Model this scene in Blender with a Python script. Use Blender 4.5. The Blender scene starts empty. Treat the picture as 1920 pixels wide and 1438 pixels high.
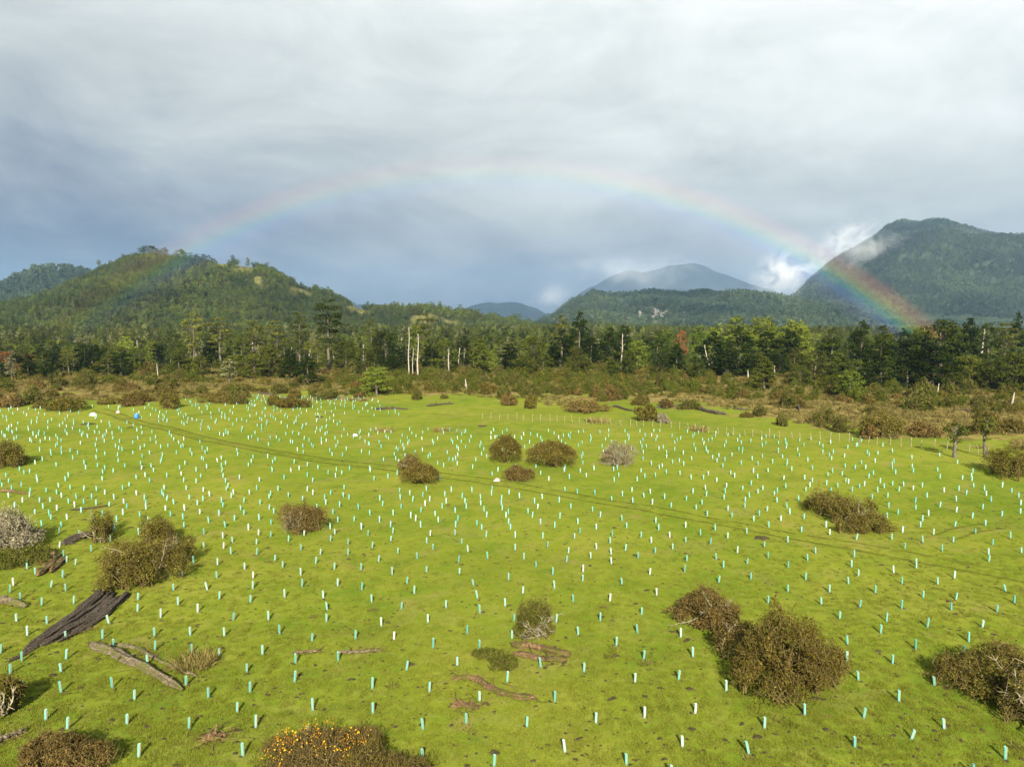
import bpy, math, random
import numpy as np

R = math.radians
S = bpy.context.scene
C = S.collection
rng = np.random.default_rng(7)
random.seed(7)

# ------------------------------------------------------------------ camera
CAM_H, PITCH, F = 18.0, R(5.1), 1332.0            # metres, downward pitch, focal length in photo pixels (1920 wide)
cam = bpy.data.cameras.new('camera')
cam.sensor_fit = 'HORIZONTAL'; cam.sensor_width = 36.0; cam.lens = 36.0 * F / 1920.0
cam.clip_start = 0.5; cam.clip_end = 30000
cam_o = bpy.data.objects.new('camera', cam); C.objects.link(cam_o)
cam_o.location = (0, 0, CAM_H); cam_o.rotation_euler = (R(90) - PITCH, 0, 0)
S.camera = cam_o

# ------------------------------------------------------------------ light, exposure
SUN_EL, SUN_AZ = R(30), R(1.3)                    # sun behind the camera, shadows run away from it
sun = bpy.data.lights.new('sun', 'SUN'); sun.energy = 5.0; sun.angle = R(0.55); sun.color = (1.0, 0.92, 0.77)
sun_o = bpy.data.objects.new('sun', sun); C.objects.link(sun_o)
sun_o.rotation_euler = (R(90) - SUN_EL, 0, SUN_AZ)
vs = S.view_settings
vs.view_transform = 'Standard'; vs.look = 'None'; vs.gamma = 1.0; vs.use_curve_mapping = False
vs.exposure = 1.5
S.render.engine = 'CYCLES'
S.cycles.max_bounces = 6; S.cycles.diffuse_bounces = 2; S.cycles.glossy_bounces = 1; S.cycles.transmission_bounces = 3
S.cycles.transparent_max_bounces = 8; S.cycles.volume_bounces = 1; S.cycles.volume_step_rate = 0.5
S.cycles.use_denoising = True

# ------------------------------------------------------------------ node helpers
def lk(nt, a, b): nt.links.new(a, b)
def put(nt, sock, v):
    if hasattr(v, 'is_output'): nt.links.new(v, sock)
    else: sock.default_value = v
def nd(nt, t, **kw):
    n = nt.nodes.new(t)
    for k, v in kw.items(): setattr(n, k, v)
    return n
def mth(nt, op, a, b=0.0, c=None, clamp=False):
    n = nd(nt, 'ShaderNodeMath', operation=op, use_clamp=clamp)
    put(nt, n.inputs[0], a); put(nt, n.inputs[1], b)
    if c is not None: put(nt, n.inputs[2], c)
    return n.outputs[0]
def vmul(nt, v, s):
    n = nd(nt, 'ShaderNodeVectorMath', operation='MULTIPLY'); put(nt, n.inputs[0], v); put(nt, n.inputs[1], s)
    return n.outputs[0]
def noise(nt, vec, scale, detail=3.0, rough=0.55, dist=0.0):
    n = nd(nt, 'ShaderNodeTexNoise'); put(nt, n.inputs['Vector'], vec)
    n.inputs['Scale'].default_value = scale; n.inputs['Detail'].default_value = detail
    n.inputs['Roughness'].default_value = rough; n.inputs['Distortion'].default_value = dist
    return n.outputs['Fac']
def ramp(nt, fac, stops, mode='LINEAR'):
    n = nd(nt, 'ShaderNodeValToRGB'); put(nt, n.inputs[0], fac); n.color_ramp.interpolation = mode
    e = n.color_ramp.elements
    while len(e) < len(stops): e.new(0.5)
    for i, (p, c) in enumerate(stops):
        e[i].position = p
        e[i].color = (c, c, c, 1) if isinstance(c, (int, float)) else (*c, 1)
    return n.outputs['Color']
def mix(nt, fac, a, b, blend='MIX'):
    n = nd(nt, 'ShaderNodeMix', data_type='RGBA', blend_type=blend)
    put(nt, n.inputs[0], fac)
    put(nt, n.inputs[6], a if hasattr(a, 'is_output') else (*a, 1)); put(nt, n.inputs[7], b if hasattr(b, 'is_output') else (*b, 1))
    return n.outputs[2]
def attr(nt, name):
    return nd(nt, 'ShaderNodeAttribute', attribute_name=name).outputs['Fac']
def new_mat(name):
    m = bpy.data.materials.new(name); m.use_nodes = True; nt = m.node_tree; nt.nodes.clear()
    return m, nt, nd(nt, 'ShaderNodeOutputMaterial')
def bump(nt, h, strength, dist):
    n = nd(nt, 'ShaderNodeBump'); put(nt, n.inputs['Height'], h)
    n.inputs['Strength'].default_value = strength; n.inputs['Distance'].default_value = dist
    return n.outputs[0]

# ------------------------------------------------------------------ world: clear sky with a bank of rain cloud in front
W = bpy.data.worlds.new('World'); S.world = W; W.use_nodes = True
nt = W.node_tree; nt.nodes.clear()
wo = nd(nt, 'ShaderNodeOutputWorld')
sky = nd(nt, 'ShaderNodeTexSky', sky_type='NISHITA', sun_disc=False)
sky.sun_elevation = SUN_EL; sky.sun_rotation = R(180) - SUN_AZ; sky.air_density = 1.0; sky.dust_density = 1.0
bg1 = nd(nt, 'ShaderNodeBackground'); lk(nt, sky.outputs[0], bg1.inputs[0]); bg1.inputs[1].default_value = 0.05
tc = nd(nt, 'ShaderNodeTexCoord').outputs['Generated']
sp = nd(nt, 'ShaderNodeSeparateXYZ'); lk(nt, tc, sp.inputs[0])
dx, dy, dz = sp.outputs
zz = mth(nt, 'ADD', mth(nt, 'MAXIMUM', dz, 0.0), 0.22)
cb = nd(nt, 'ShaderNodeCombineXYZ'); put(nt, cb.inputs[0], mth(nt, 'DIVIDE', dx, zz)); put(nt, cb.inputs[1], mth(nt, 'DIVIDE', dy, zz))
pv = cb.outputs[0]
n1 = noise(nt, pv, 0.55, 5, 0.5, 0.4)
n2 = noise(nt, pv, 1.7, 6, 0.55, 0.6)
n3 = noise(nt, vmul(nt, tc, (4, 4, 9)), 1.0, 7, 0.62, 0.8)
n4 = noise(nt, vmul(nt, tc, (2.2, 2.2, 6)), 1.3, 7, 0.66, 1.6)
b = mth(nt, 'MULTIPLY_ADD', dz, 1.68, 0.055)
b = mth(nt, 'ADD', b, mth(nt, 'MULTIPLY', dx, 0.27))
for nn_, am in ((n1, .44), (n2, .16), (n3, .44), (n4, .34)): b = mth(nt, 'ADD', b, mth(nt, 'MULTIPLY', mth(nt, 'SUBTRACT', nn_, 0.5), am))
cc = ramp(nt, b, [(0.0, (0.062, 0.078, 0.110)), (0.17, (0.130, 0.145, 0.164)), (0.38, (0.214, 0.230, 0.230)), (0.62, (0.305, 0.322, 0.315)), (0.88, (0.42, 0.425, 0.416))])
bg2 = nd(nt, 'ShaderNodeBackground'); lk(nt, cc, bg2.inputs[0]); bg2.inputs[1].default_value = 1.0
cov = mth(nt, 'ADD', mth(nt, 'MULTIPLY', dy, 1.1), mth(nt, 'MULTIPLY', mth(nt, 'SUBTRACT', n1, 0.5), 2.2))
cov = ramp(nt, mth(nt, 'ADD', cov, 0.35), [(0.05, 0.0), (0.6, 1.0)])
mx = nd(nt, 'ShaderNodeMixShader'); put(nt, mx.inputs[0], cov)
lk(nt, bg1.outputs[0], mx.inputs[1]); lk(nt, bg2.outputs[0], mx.inputs[2]); lk(nt, mx.outputs[0], wo.inputs[0])

# ------------------------------------------------------------------ numeric helpers
def vnoise(x, y, seed=0):
    x = np.asarray(x, float); y = np.asarray(y, float)
    xi = np.floor(x).astype(np.int64); yi = np.floor(y).astype(np.int64)
    fx = x - xi; fy = y - yi; fx = fx*fx*(3-2*fx); fy = fy*fy*(3-2*fy)
    def h(a, b):
        v = (a*374761393 + b*668265263 + seed*1442695041) & 0x7fffffff
        v = ((v ^ (v >> 13)) * 1274126177) & 0x7fffffff
        return ((v ^ (v >> 16)) & 0xffff) / 32767.5 - 1.0
    return (h(xi, yi)*(1-fx)+h(xi+1, yi)*fx)*(1-fy) + (h(xi, yi+1)*(1-fx)+h(xi+1, yi+1)*fx)*fy
def fbm(x, y, seed=0, o=4):
    r = 0; a = 1.0
    for i in range(o):
        r = r + a*vnoise(np.asarray(x)*2**i, np.asarray(y)*2**i, seed+i*17); a *= 0.5
    return r
def sstep(a, b, x):
    t = np.clip((np.asarray(x, float)-a)/(b-a), 0, 1); return t*t*(3-2*t)
def gz(x, y):
    x = np.asarray(x, float); y = np.asarray(y, float)
    d = np.hypot(x, y)
    near = 1 - sstep(150, 260, d)
    z = near*(0.45*vnoise(x/24, y/24, 3) + 0.16*vnoise(x/8, y/8, 5) + 0.05*vnoise(x/2.6, y/2.6, 9)) + 0.6*vnoise(x/60, y/60, 4)*(1-near)
    z = z + 4*sstep(300, 700, d) + 0.9*sstep(60, 150, y)*sstep(-20, -90, x)
    return z
CP, SP = math.cos(PITCH), math.sin(PITCH)
def ray(x, y):
    a, b2 = (x-960.0), (719.0-y)
    return np.array([a, F*CP + b2*SP, -F*SP + b2*CP])
def at(x, y):
    d = ray(x, y); z = 0.0
    for _ in range(25):
        t = (z-CAM_H)/min(d[2], -1e-3)
        p = d*t
        z = 0.5*(z+float(gz(p[0], p[1])))
    return np.array([p[0], p[1], float(gz(p[0], p[1]))])
def at_dist(x, y, D):
    d = ray(x, y); t = D/math.hypot(d[0], d[1])
    return np.array([d[0]*t, d[1]*t, CAM_H + d[2]*t])
def top_z(x, y, Y):
    d = ray(x, y); return CAM_H + d[2]*Y/d[1]
def px_of(X, Y, Z):
    v = np.stack([np.asarray(X, float), np.asarray(Y, float), np.asarray(Z, float)-CAM_H])
    dep = v[1]*CP - v[2]*SP; u = v[1]*SP + v[2]*CP
    return 960 + F*v[0]/dep, 719 - F*u/dep
def ppm(p):                                          # photo pixels per metre at a point
    return F/(p[1]*CP - (p[2]-CAM_H)*SP)

# ------------------------------------------------------------------ mesh helpers
def mesh_np(name, V, faces, mats, mi=None, tint=None, smooth=False, extra=None):
    """faces: list of (n,k) index arrays; mats: materials; mi: material index per array; tint: per-face values"""
    me = bpy.data.meshes.new(name)
    V = np.asarray(V, np.float32)
    me.vertices.add(len(V)); me.vertices.foreach_set('co', V.ravel())
    faces = [np.asarray(f, np.int32) for f in faces if len(f)]
    loops = np.concatenate([f.ravel() for f in faces])
    tot = np.concatenate([np.full(len(f), f.shape[1], np.int32) for f in faces])
    st = np.concatenate([[0], np.cumsum(tot)[:-1]]).astype(np.int32)
    me.loops.add(len(loops)); me.loops.foreach_set('vertex_index', loops)
    me.polygons.add(len(tot)); me.polygons.foreach_set('loop_start', st); me.polygons.foreach_set('loop_total', tot)
    if mi is not None:
        me.polygons.foreach_set('material_index', np.concatenate([np.full(len(f), k, np.int32) for f, k in zip(faces, mi)]))
    if smooth: me.polygons.foreach_set('use_smooth', np.ones(len(tot), bool))
    if tint is not None:
        a = me.attributes.new('tint', 'FLOAT', 'FACE'); a.data.foreach_set('value', np.asarray(tint, np.float32))
    for k, v in (extra or {}).items():
        a = me.attributes.new(k, 'FLOAT', 'POINT'); a.data.foreach_set('value', np.asarray(v, np.float32))
    me.update(calc_edges=True)
    for m in mats: me.materials.append(m)
    return me
def obj(name, me, parent=None, loc=(0, 0, 0), link=True):
    o = bpy.data.objects.new(name, me)
    if link: C.objects.link(o)
    o.location = [float(v) for v in loc]
    if parent is not None: o.parent = parent
    return o
def tag(o, label=None, cat=None, group=None, kind=None):
    for k, v in (('label', label), ('category', cat), ('group', group), ('kind', kind)):
        if v: o[k] = v
    return o
def empty(name, loc=(0, 0, 0), rz=0.0, sc=1.0):
    o = bpy.data.objects.new(name, None); C.objects.link(o)
    o.location = [float(v) for v in loc]; o.rotation_euler = (0, 0, float(rz)); o.empty_display_size = 0.2
    o.scale = (sc, sc, sc) if np.isscalar(sc) else [float(v) for v in sc]
    return o
class Geo:
    """collects vertex and face arrays"""
    def __init__(s): s.V = []; s.F = {}; s.n = 0; s.T = {}
    def add(s, V, Fa, t=None, key=0):
        Fa = np.asarray(Fa, np.int32); k = (key, Fa.shape[1])
        s.V.append(np.asarray(V, float)); s.F.setdefault(k, []).append(Fa + s.n); s.n += len(V)
        s.T.setdefault(k, []).append(np.full(len(Fa), 0.5) if t is None else (np.full(len(Fa), t) if np.isscalar(t) else t))
    def mesh(s, name, mats, smooth=False):
        ks = sorted(s.F)
        return mesh_np(name, np.concatenate(s.V), [np.concatenate(s.F[k]) for k in ks], mats, [k[0] for k in ks],
                       np.concatenate([np.concatenate(s.T[k]) for k in ks]), smooth)
def unit(v): return v/np.maximum(np.linalg.norm(v, axis=-1, keepdims=True), 1e-9)
def rdir(n, r=rng): return unit(r.normal(size=(n, 3)))
def leaves(P, Nn, U, L, Wd, r=rng):
    """diamond-ended quads at P lying across normal Nn, long axis near U"""
    n = len(P); Nn = unit(Nn); U = unit(U - Nn*np.sum(U*Nn, 1, keepdims=True) + 1e-6); B = np.cross(Nn, U)
    L = np.broadcast_to(L, n)[:, None]; Wd = np.broadcast_to(Wd, n)[:, None]
    V = np.stack([P - U*L*.5, P + B*Wd*.5 - U*L*.06, P + U*L*.5, P - B*Wd*.5 + U*L*.06], 1).reshape(-1, 3)
    return V, np.arange(n*4).reshape(n, 4)
def prisms(P0, P1, r0, r1):
    """three-sided tapered twigs"""
    n = len(P0); d = unit(P1-P0); a = np.where(np.abs(d[:, 2:3]) < .9, [[0, 0, 1.]], [[1., 0, 0]])
    u = unit(np.cross(d, a)); w = np.cross(d, u)
    r0 = np.broadcast_to(r0, n)[:, None]; r1 = np.broadcast_to(r1, n)[:, None]
    ring = []
    for P, r in ((P0, r0), (P1, r1)):
        for k in range(3):
            an = 2*math.pi*k/3; ring.append(P + (u*math.cos(an)+w*math.sin(an))*r)
    V = np.stack(ring, 1).reshape(-1, 3); i = np.arange(n)[:, None]*6
    Fq = np.concatenate([i+np.array([[k, (k+1) % 3, 3+(k+1) % 3, 3+k]]) for k in range(3)])
    return V, Fq
def tube(path, rad, sides=8, jit=0.0, seed=0, ridg=0.0, flat=1.0, cap=True):
    path = np.asarray(path, float); n = len(path); rad = np.broadcast_to(rad, n)
    T = unit(np.gradient(path, axis=0)); V = []
    a = np.array([0, 0, 1.]) if abs(T[0, 2]) < .9 else np.array([0, 1., 0])
    for i in range(n):
        u = unit(np.cross(T[i], a)); w = np.cross(u, T[i])
        an = np.linspace(0, 2*math.pi, sides, endpoint=False)
        k = np.ones(sides)
        if jit or ridg:
            k += jit*vnoise(np.cos(an)*1.3+seed*3.1+i*.35, np.sin(an)*1.3+i*.5, seed) + ridg*vnoise(an*sides/6.3/2.2, np.full(sides, i*.12+seed), seed+5)
        V.append(path[i] + (u*np.cos(an)[:, None] + w*(np.sin(an)*flat)[:, None])*(rad[i]*k)[:, None])
    V = np.concatenate(V); Fq = []
    for i in range(n-1):
        for k in range(sides):
            Fq.append([i*sides+k, i*sides+(k+1) % sides, (i+1)*sides+(k+1) % sides, (i+1)*sides+k])
    Fq = np.array(Fq)
    if cap:
        V = np.concatenate([V, path[:1]+T[0]*(-.0), path[-1:]]); c0 = n*sides; c1 = c0+1
        for k in range(0, sides):
            pass
        tri = [[c0, (k+1) % sides, k, k] for k in range(sides)] + [[c1, (n-1)*sides+k, (n-1)*sides+(k+1) % sides, (n-1)*sides+(k+1) % sides] for k in range(sides)]
        tri = np.array(tri)[:, :3]
        return V, Fq, tri
    return V, Fq, None
def add_tube(g, *a, key=0, t=0.5, **k):
    V, q, tr = tube(*a, **k); n0 = g.n; g.add(V, q, t, key)
    if tr is not None:
        kk = (key, 3); g.F.setdefault(kk, []).append(np.asarray(tr, np.int32)+n0); g.T.setdefault(kk, []).append(np.full(len(tr), t))

# ------------------------------------------------------------------ materials
def leaf_mat(name, stops, trans=0.22, vary=0.35, hue=None, zone=None):
    m, nt, out = new_mat(name)
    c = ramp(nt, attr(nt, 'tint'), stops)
    rnd = nd(nt, 'ShaderNodeObjectInfo').outputs['Random']
    if hue: c = mix(nt, mth(nt, 'MULTIPLY', rnd, 0.75), c, hue)
    if zone:
        nz = noise(nt, nd(nt, 'ShaderNodeObjectInfo').outputs['Location'], zone, 3, .6)
        c = mix(nt, 1.0, c, ramp(nt, nz, [(.36, (.42, .50, .58)), (.5, (.95, .95, .9)), (.64, (1.5, 1.4, 1.05))]), 'MULTIPLY')
    r2 = mth(nt, 'FRACT', mth(nt, 'MULTIPLY', rnd, 7.31))
    c = mix(nt, 1.0, c, ramp(nt, r2, [(0, 1-vary), (1, 1.0)]), 'MULTIPLY')
    d = nd(nt, 'ShaderNodeBsdfDiffuse'); lk(nt, c, d.inputs[0])
    t = nd(nt, 'ShaderNodeBsdfTranslucent'); lk(nt, c, t.inputs[0])
    s = nd(nt, 'ShaderNodeMixShader'); s.inputs[0].default_value = trans
    lk(nt, d.outputs[0], s.inputs[1]); lk(nt, t.outputs[0], s.inputs[2]); lk(nt, s.outputs[0], out.inputs[0])
    return m
def wood_mat(name, c0, c1, c2, sc=(3, 3, .6), fine=14, bstr=.5, moss=None):
    m, nt, out = new_mat(name)
    v = nd(nt, 'ShaderNodeTexCoord').outputs['Object']
    n = noise(nt, vmul(nt, v, sc), 3.0, 6, .65); f = noise(nt, v, fine, 4, .6)
    c = ramp(nt, n, [(.3, c0), (.5, c1), (.68, c2)])
    c = mix(nt, 1.0, c, ramp(nt, f, [(.3, .6), (.7, 1.1)]), 'MULTIPLY')
    if moss: c = mix(nt, ramp(nt, noise(nt, v, 1.6, 4), [(.5, 0), (.62, 1)]), c, moss)
    b = nd(nt, 'ShaderNodeBsdfPrincipled'); lk(nt, c, b.inputs['Base Color']); b.inputs['Roughness'].default_value = .9
    b.inputs['Specular IOR Level'].default_value = .15
    lk(nt, bump(nt, mth(nt, 'ADD', n, mth(nt, 'MULTIPLY', f, .5)), bstr, .08), b.inputs['Normal'])
    lk(nt, b.outputs[0], out.inputs[0]); return m
M = {}
M['dark'] = leaf_mat('dark_foliage', [(0, (.005, .010, .002)), (.5, (.014, .024, .004)), (1, (.044, .058, .009))])
M['mid'] = leaf_mat('mid_foliage', [(0, (.014, .024, .003)), (.5, (.044, .064, .009)), (1, (.110, .130, .022))], hue=(.066, .068, .013), zone=.03)
M['bright'] = leaf_mat('bright_foliage', [(0, (.048, .066, .009)), (.5, (.115, .145, .018)), (1, (.21, .225, .040))], hue=(.10, .145, .022), zone=.03)
M['olive'] = leaf_mat('olive_foliage', [(0, (.022, .026, .006)), (.5, (.072, .080, .018)), (1, (.16, .158, .042))], hue=(.055, .078, .017), zone=.03)
M['lichen'] = leaf_mat('pale_foliage', [(0, (.12, .12, .05)), (.5, (.22, .21, .10)), (1, (.34, .32, .18))], hue=(.17, .18, .06))
M['rust'] = leaf_mat('rust_foliage', [(0, (.11, .045, .014)), (.5, (.22, .085, .026)), (1, (.32, .15, .05))])
M['hillleaf'] = leaf_mat('hillside_foliage', [(0, (.026, .052, .011)), (.5, (.062, .104, .022)), (1, (.125, .17, .038))], vary=.55, hue=(.11, .128, .032), zone=.0095)
M['farleaf'] = leaf_mat('mountain_foliage', [(0, (.034, .064, .042)), (1, (.080, .125, .078))], vary=.55, hue=(.082, .108, .062), zone=.0035)  # extra blue in the leaf colour stands in for part of the haze
M['brown'] = leaf_mat('brown_scrub', [(0, (.030, .022, .004)), (.45, (.100, .072, .014)), (.62, (.085, .082, .011)), (.75, (.14, .108, .024)), (1, (.235, .18, .050))], trans=.12, vary=.25)
M['redbrown'] = leaf_mat('red_brown_scrub', [(0, (.042, .026, .007)), (.5, (.125, .084, .024)), (1, (.235, .17, .060))], trans=.12, vary=.25)
M['olbrown'] = leaf_mat('olive_brown_scrub', [(0, (.032, .027, .004)), (.42, (.098, .080, .014)), (.6, (.088, .094, .011)), (.75, (.145, .118, .026)), (1, (.235, .195, .052))], trans=.15, vary=.25)
M['shrubgreen'] = leaf_mat('green_scrub', [(0, (.030, .040, .005)), (.5, (.080, .092, .013)), (1, (.155, .16, .030))], trans=.2, vary=.25)
M['greyscrub'] = leaf_mat('grey_lichen_scrub', [(0, (.08, .07, .036)), (.5, (.165, .148, .088)), (1, (.30, .275, .18))], trans=.1, vary=.2)
M['tan'] = leaf_mat('dry_grass', [(0, (.12, .092, .026)), (.5, (.23, .178, .06)), (1, (.36, .29, .115))], trans=.2, vary=.4, hue=(.15, .14, .034))
M['grass'] = leaf_mat('grass_blades', [(0, (.10, .142, .012)), (.5, (.160, .192, .019)), (1, (.25, .25, .040))], trans=.35, vary=.22, hue=(.21, .205, .032))
M['yellow'] = leaf_mat('yellow_leaves', [(0, (.30, .11, .010)), (.5, (.50, .24, .014)), (1, (.66, .42, .035))], trans=.3, vary=.1)
M['twig'] = leaf_mat('brown_twigs', [(0, (.048, .034, .010)), (1, (.18, .138, .052))], trans=0.0, vary=.2)
M['paletwig'] = leaf_mat('pale_twigs', [(0, (.12, .10, .06)), (1, (.33, .29, .19))], trans=0.0, vary=.2)
M['bark'] = wood_mat('grey_bark', (.05, .042, .03), (.11, .092, .066), (.20, .175, .13))
M['snag'] = wood_mat('bleached_wood', (.17, .145, .105), (.33, .29, .22), (.50, .45, .36))
M['log'] = wood_mat('weathered_log', (.030, .022, .013), (.12, .094, .056), (.30, .25, .16), sc=(2.6, 2.6, 2.6), bstr=1.0, moss=(.085, .085, .022))
M['darklog'] = wood_mat('dark_split_wood', (.018, .013, .009), (.055, .042, .030), (.17, .14, .10), sc=(4, 4, 1.5), bstr=1.0)
M['redlog'] = wood_mat('rotten_red_wood', (.05, .026, .012), (.13, .075, .034), (.26, .19, .10), sc=(3, 3, 3), bstr=.9, moss=(.07, .065, .012))
M['peat'] = wood_mat('dark_soil', (.022, .016, .007), (.048, .036, .015), (.10, .078, .034), fine=30, bstr=.8)

def ground_mat():
    m, nt, out = new_mat('pasture')
    v = nd(nt, 'ShaderNodeTexCoord').outputs['Object']
    big = noise(nt, v, .05, 4, .55); med = noise(nt, v, .35, 5, .6); sm = noise(nt, v, 1.6, 5, .65); fi = noise(nt, v, 9, 5, .7)
    g = ramp(nt, mth(nt, 'ADD', mth(nt, 'MULTIPLY', big, .6), mth(nt, 'MULTIPLY', med, .4)),
             [(.28, (.064, .106, .010)), (.42, (.102, .142, .012)), (.54, (.136, .160, .016)), (.70, (.186, .180, .030))])
    g = mix(nt, ramp(nt, sm, [(.46, 0.0), (.76, .48)]), g, (.190, .172, .044))
    g = mix(nt, ramp(nt, noise(nt, v, .22, 6, .62, .8), [(.54, 0.0), (.72, .75)]), g, (.178, .152, .046))
    g = mix(nt, ramp(nt, noise(nt, v, .10, 6, .62, .6), [(.57, 0.0), (.70, .5)]), g, (.062, .088, .012))
    g = mix(nt, ramp(nt, noise(nt, v, .55, 5, .6, .5), [(.54, 0.0), (.72, .55)]), g, (.058, .102, .011))
    g = mix(nt, ramp(nt, noise(nt, v, 2.1, 5, .65), [(.68, 0.0), (.76, .6)]), g, (.070, .062, .020))
    g = mix(nt, 1.0, g, ramp(nt, fi, [(.28, .74), (.52, 1.0), (.75, 1.2)]), 'MULTIPLY')
    bog = ramp(nt, mth(nt, 'ADD', attr(nt, 'bog'), mth(nt, 'MULTIPLY', mth(nt, 'SUBTRACT', noise(nt, v, .07, 6, .65), .5), 2.4)), [(.40, 0), (.60, 1)])
    tanc = ramp(nt, noise(nt, v, .35, 5, .65), [(.30, (.060, .048, .014)), (.45, (.15, .115, .036)), (.56, (.235, .18, .066)), (.70, (.16, .16, .026))])
    tanc = mix(nt, 1.0, tanc, ramp(nt, noise(nt, v, 2.5, 4, .7), [(.3, .45), (.7, 1.2)]), 'MULTIPLY')
    c = mix(nt, bog, g, tanc)
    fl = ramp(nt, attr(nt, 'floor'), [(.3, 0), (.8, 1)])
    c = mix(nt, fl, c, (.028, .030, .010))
    h = mth(nt, 'ADD', mth(nt, 'MULTIPLY', fi, .5), mth(nt, 'ADD', mth(nt, 'MULTIPLY', sm, 1.0), mth(nt, 'MULTIPLY', noise(nt, v, 30, 3, .6), .25)))
    b = nd(nt, 'ShaderNodeBsdfDiffuse'); lk(nt, c, b.inputs[0]); lk(nt, bump(nt, h, .45, .10), b.inputs['Normal'])
    lk(nt, b.outputs[0], out.inputs[0]); return m

# ------------------------------------------------------------------ ground sheet
def spaced(a, b, s0, grow, end):
    r = [b]; s = s0
    while r[-1] < end: s *= grow; r.append(r[-1]+s)
    return np.array(r[1:])
xf = np.arange(-120, 120.01, .8); xo = spaced(0, 120, .8, 1.18, 9000)
xs = np.concatenate([-xo[::-1], xf, xo])
yf = np.concatenate([np.arange(14, 80, .6), np.arange(80, 190, 1.2)])
yo = spaced(0, yf[-1], 1.2, 1.15, 9000); yb = spaced(0, -14, .8, 1.3, 400)
ys = np.concatenate([14-np.cumsum(.8*1.25**np.arange(22))[::-1], yf, yo])
GX, GY = np.meshgrid(xs, ys); GZ = gz(GX, GY)
BX = [-400, 0, 300, 450, 640, 900, 1100, 1350, 1450, 1700, 1920, 2400]; BY = [756, 754, 750, 744, 737, 734, 738, 760, 788, 812, 822, 840]
gpx, gpy = px_of(GX, np.maximum(GY, 5), 0*GX)
bog = np.clip(.5 + (np.interp(gpx, BX, BY) - gpy)/60.0, 0, 1); bog[GY < 60] = 0
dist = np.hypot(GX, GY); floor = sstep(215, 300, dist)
nx, ny = len(xs), len(ys)
ii = (np.arange(ny-1)[:, None]*nx + np.arange(nx-1)[None, :]).ravel()
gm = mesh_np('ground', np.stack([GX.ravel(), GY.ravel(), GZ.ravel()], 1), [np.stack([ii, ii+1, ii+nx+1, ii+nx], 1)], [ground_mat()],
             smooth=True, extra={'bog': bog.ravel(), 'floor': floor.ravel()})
tag(obj('ground', gm), 'yellow green pasture running back into tan bog', kind='structure')

# ------------------------------------------------------------------ wheel tracks
def ribbon_mat():
    m, nt, out = new_mat('worn_track')
    v = nd(nt, 'ShaderNodeTexCoord').outputs['Object']
    c = ramp(nt, noise(nt, v, 1.1, 5, .6), [(.3, (.080, .092, .012)), (.5, (.108, .114, .018)), (.7, (.14, .13, .03))])
    c = mix(nt, 1.0, c, ramp(nt, noise(nt, v, 9, 4, .7), [(.3, .6), (.7, 1.2)]), 'MULTIPLY')
    d = nd(nt, 'ShaderNodeBsdfDiffuse'); lk(nt, c, d.inputs[0]); t = nd(nt, 'ShaderNodeBsdfTransparent')
    e = mth(nt, 'ADD', attr(nt, 'worn'), mth(nt, 'MULTIPLY', mth(nt, 'SUBTRACT', noise(nt, v, .9, 5, .65), .5), .9))
    s = nd(nt, 'ShaderNodeMixShader'); put(nt, s.inputs[0], ramp(nt, e, [(.25, 0), (.75, .95)]))
    lk(nt, t.outputs[0], s.inputs[1]); lk(nt, d.outputs[0], s.inputs[2]); lk(nt, s.outputs[0], out.inputs[0]); return m
M['track'] = ribbon_mat()
def polyline(pts, step):
    P = np.array([at(*p)[:2] for p in pts]); 
    for _ in range(3):
        Q = [P[0]]
        for a, b in zip(P[:-1], P[1:]): Q += [a*.75+b*.25, a*.25+b*.75]
        P = np.array(Q+[P[-1]])
    s = np.concatenate([[0], np.cumsum(np.linalg.norm(np.diff(P, axis=0), axis=1))]); t = np.arange(0, s[-1], step)
    return np.stack([np.interp(t, s, P[:, 0]), np.interp(t, s, P[:, 1])], 1)
TRACK = polyline([(185, 768), (225, 780), (310, 803), (400, 827), (500, 846), (640, 868), (800, 886), (1000, 916), (1150, 943), (1280, 966), (1420, 992), (1580, 1020), (1750, 1052), (1930, 1085), (2150, 1130)], .6)
TRACK2 = polyline([(1770, 1008), (1800, 997), (1840, 988), (1880, 985), (1930, 984), (1990, 987)], .5)
def ribbons(name, P, offs, wid, wear):
    g = Geo(); T = unit(np.gradient(P, axis=0)); Nn = np.stack([-T[:, 1], T[:, 0]], 1); wv = []
    for o, w_, we in zip(offs, wid, wear):
        prof = np.array([-1, -.6, 0, .6, 1.]); V = []
        wob = .12*vnoise(np.arange(len(P))*.13, np.full(len(P), o*7), 4)
        for pr, e in zip(prof, (0, .7, 1, .7, 0)):
            q = P + Nn*(o+wob+pr*w_)[:, None]; V.append(np.column_stack([q, gz(q[:, 0], q[:, 1])+.035-.012*e])); wv.append(e*we*np.interp(np.linspace(0, 1, len(P)), [0, .35, .6, 1], [.9, 1, .78, .62]))
        V = np.concatenate(V); n = len(P); i = np.arange(n-1)
        g.add(V, np.concatenate([np.stack([k*n+i, k*n+i+1, (k+1)*n+i+1, (k+1)*n+i], 1) for k in range(4)]))
    me = mesh_np(name, np.concatenate(g.V), [np.concatenate(g.F[(0, 4)])], [M['track']], smooth=True, extra={'worn': np.concatenate(wv)})
    return obj(name, me)
tag(ribbons('wheel_track', TRACK, (-.95, .95, 0), (.36, .36, 1.0), (.78, .72, .36)), 'long pair of worn wheel ruts crossing the pasture', kind='structure')
tag(ribbons('wheel_track', TRACK2, (-.8, .8), (.3, .3), (.55, .5)), 'short curved pair of wheel ruts', kind='structure')

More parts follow.
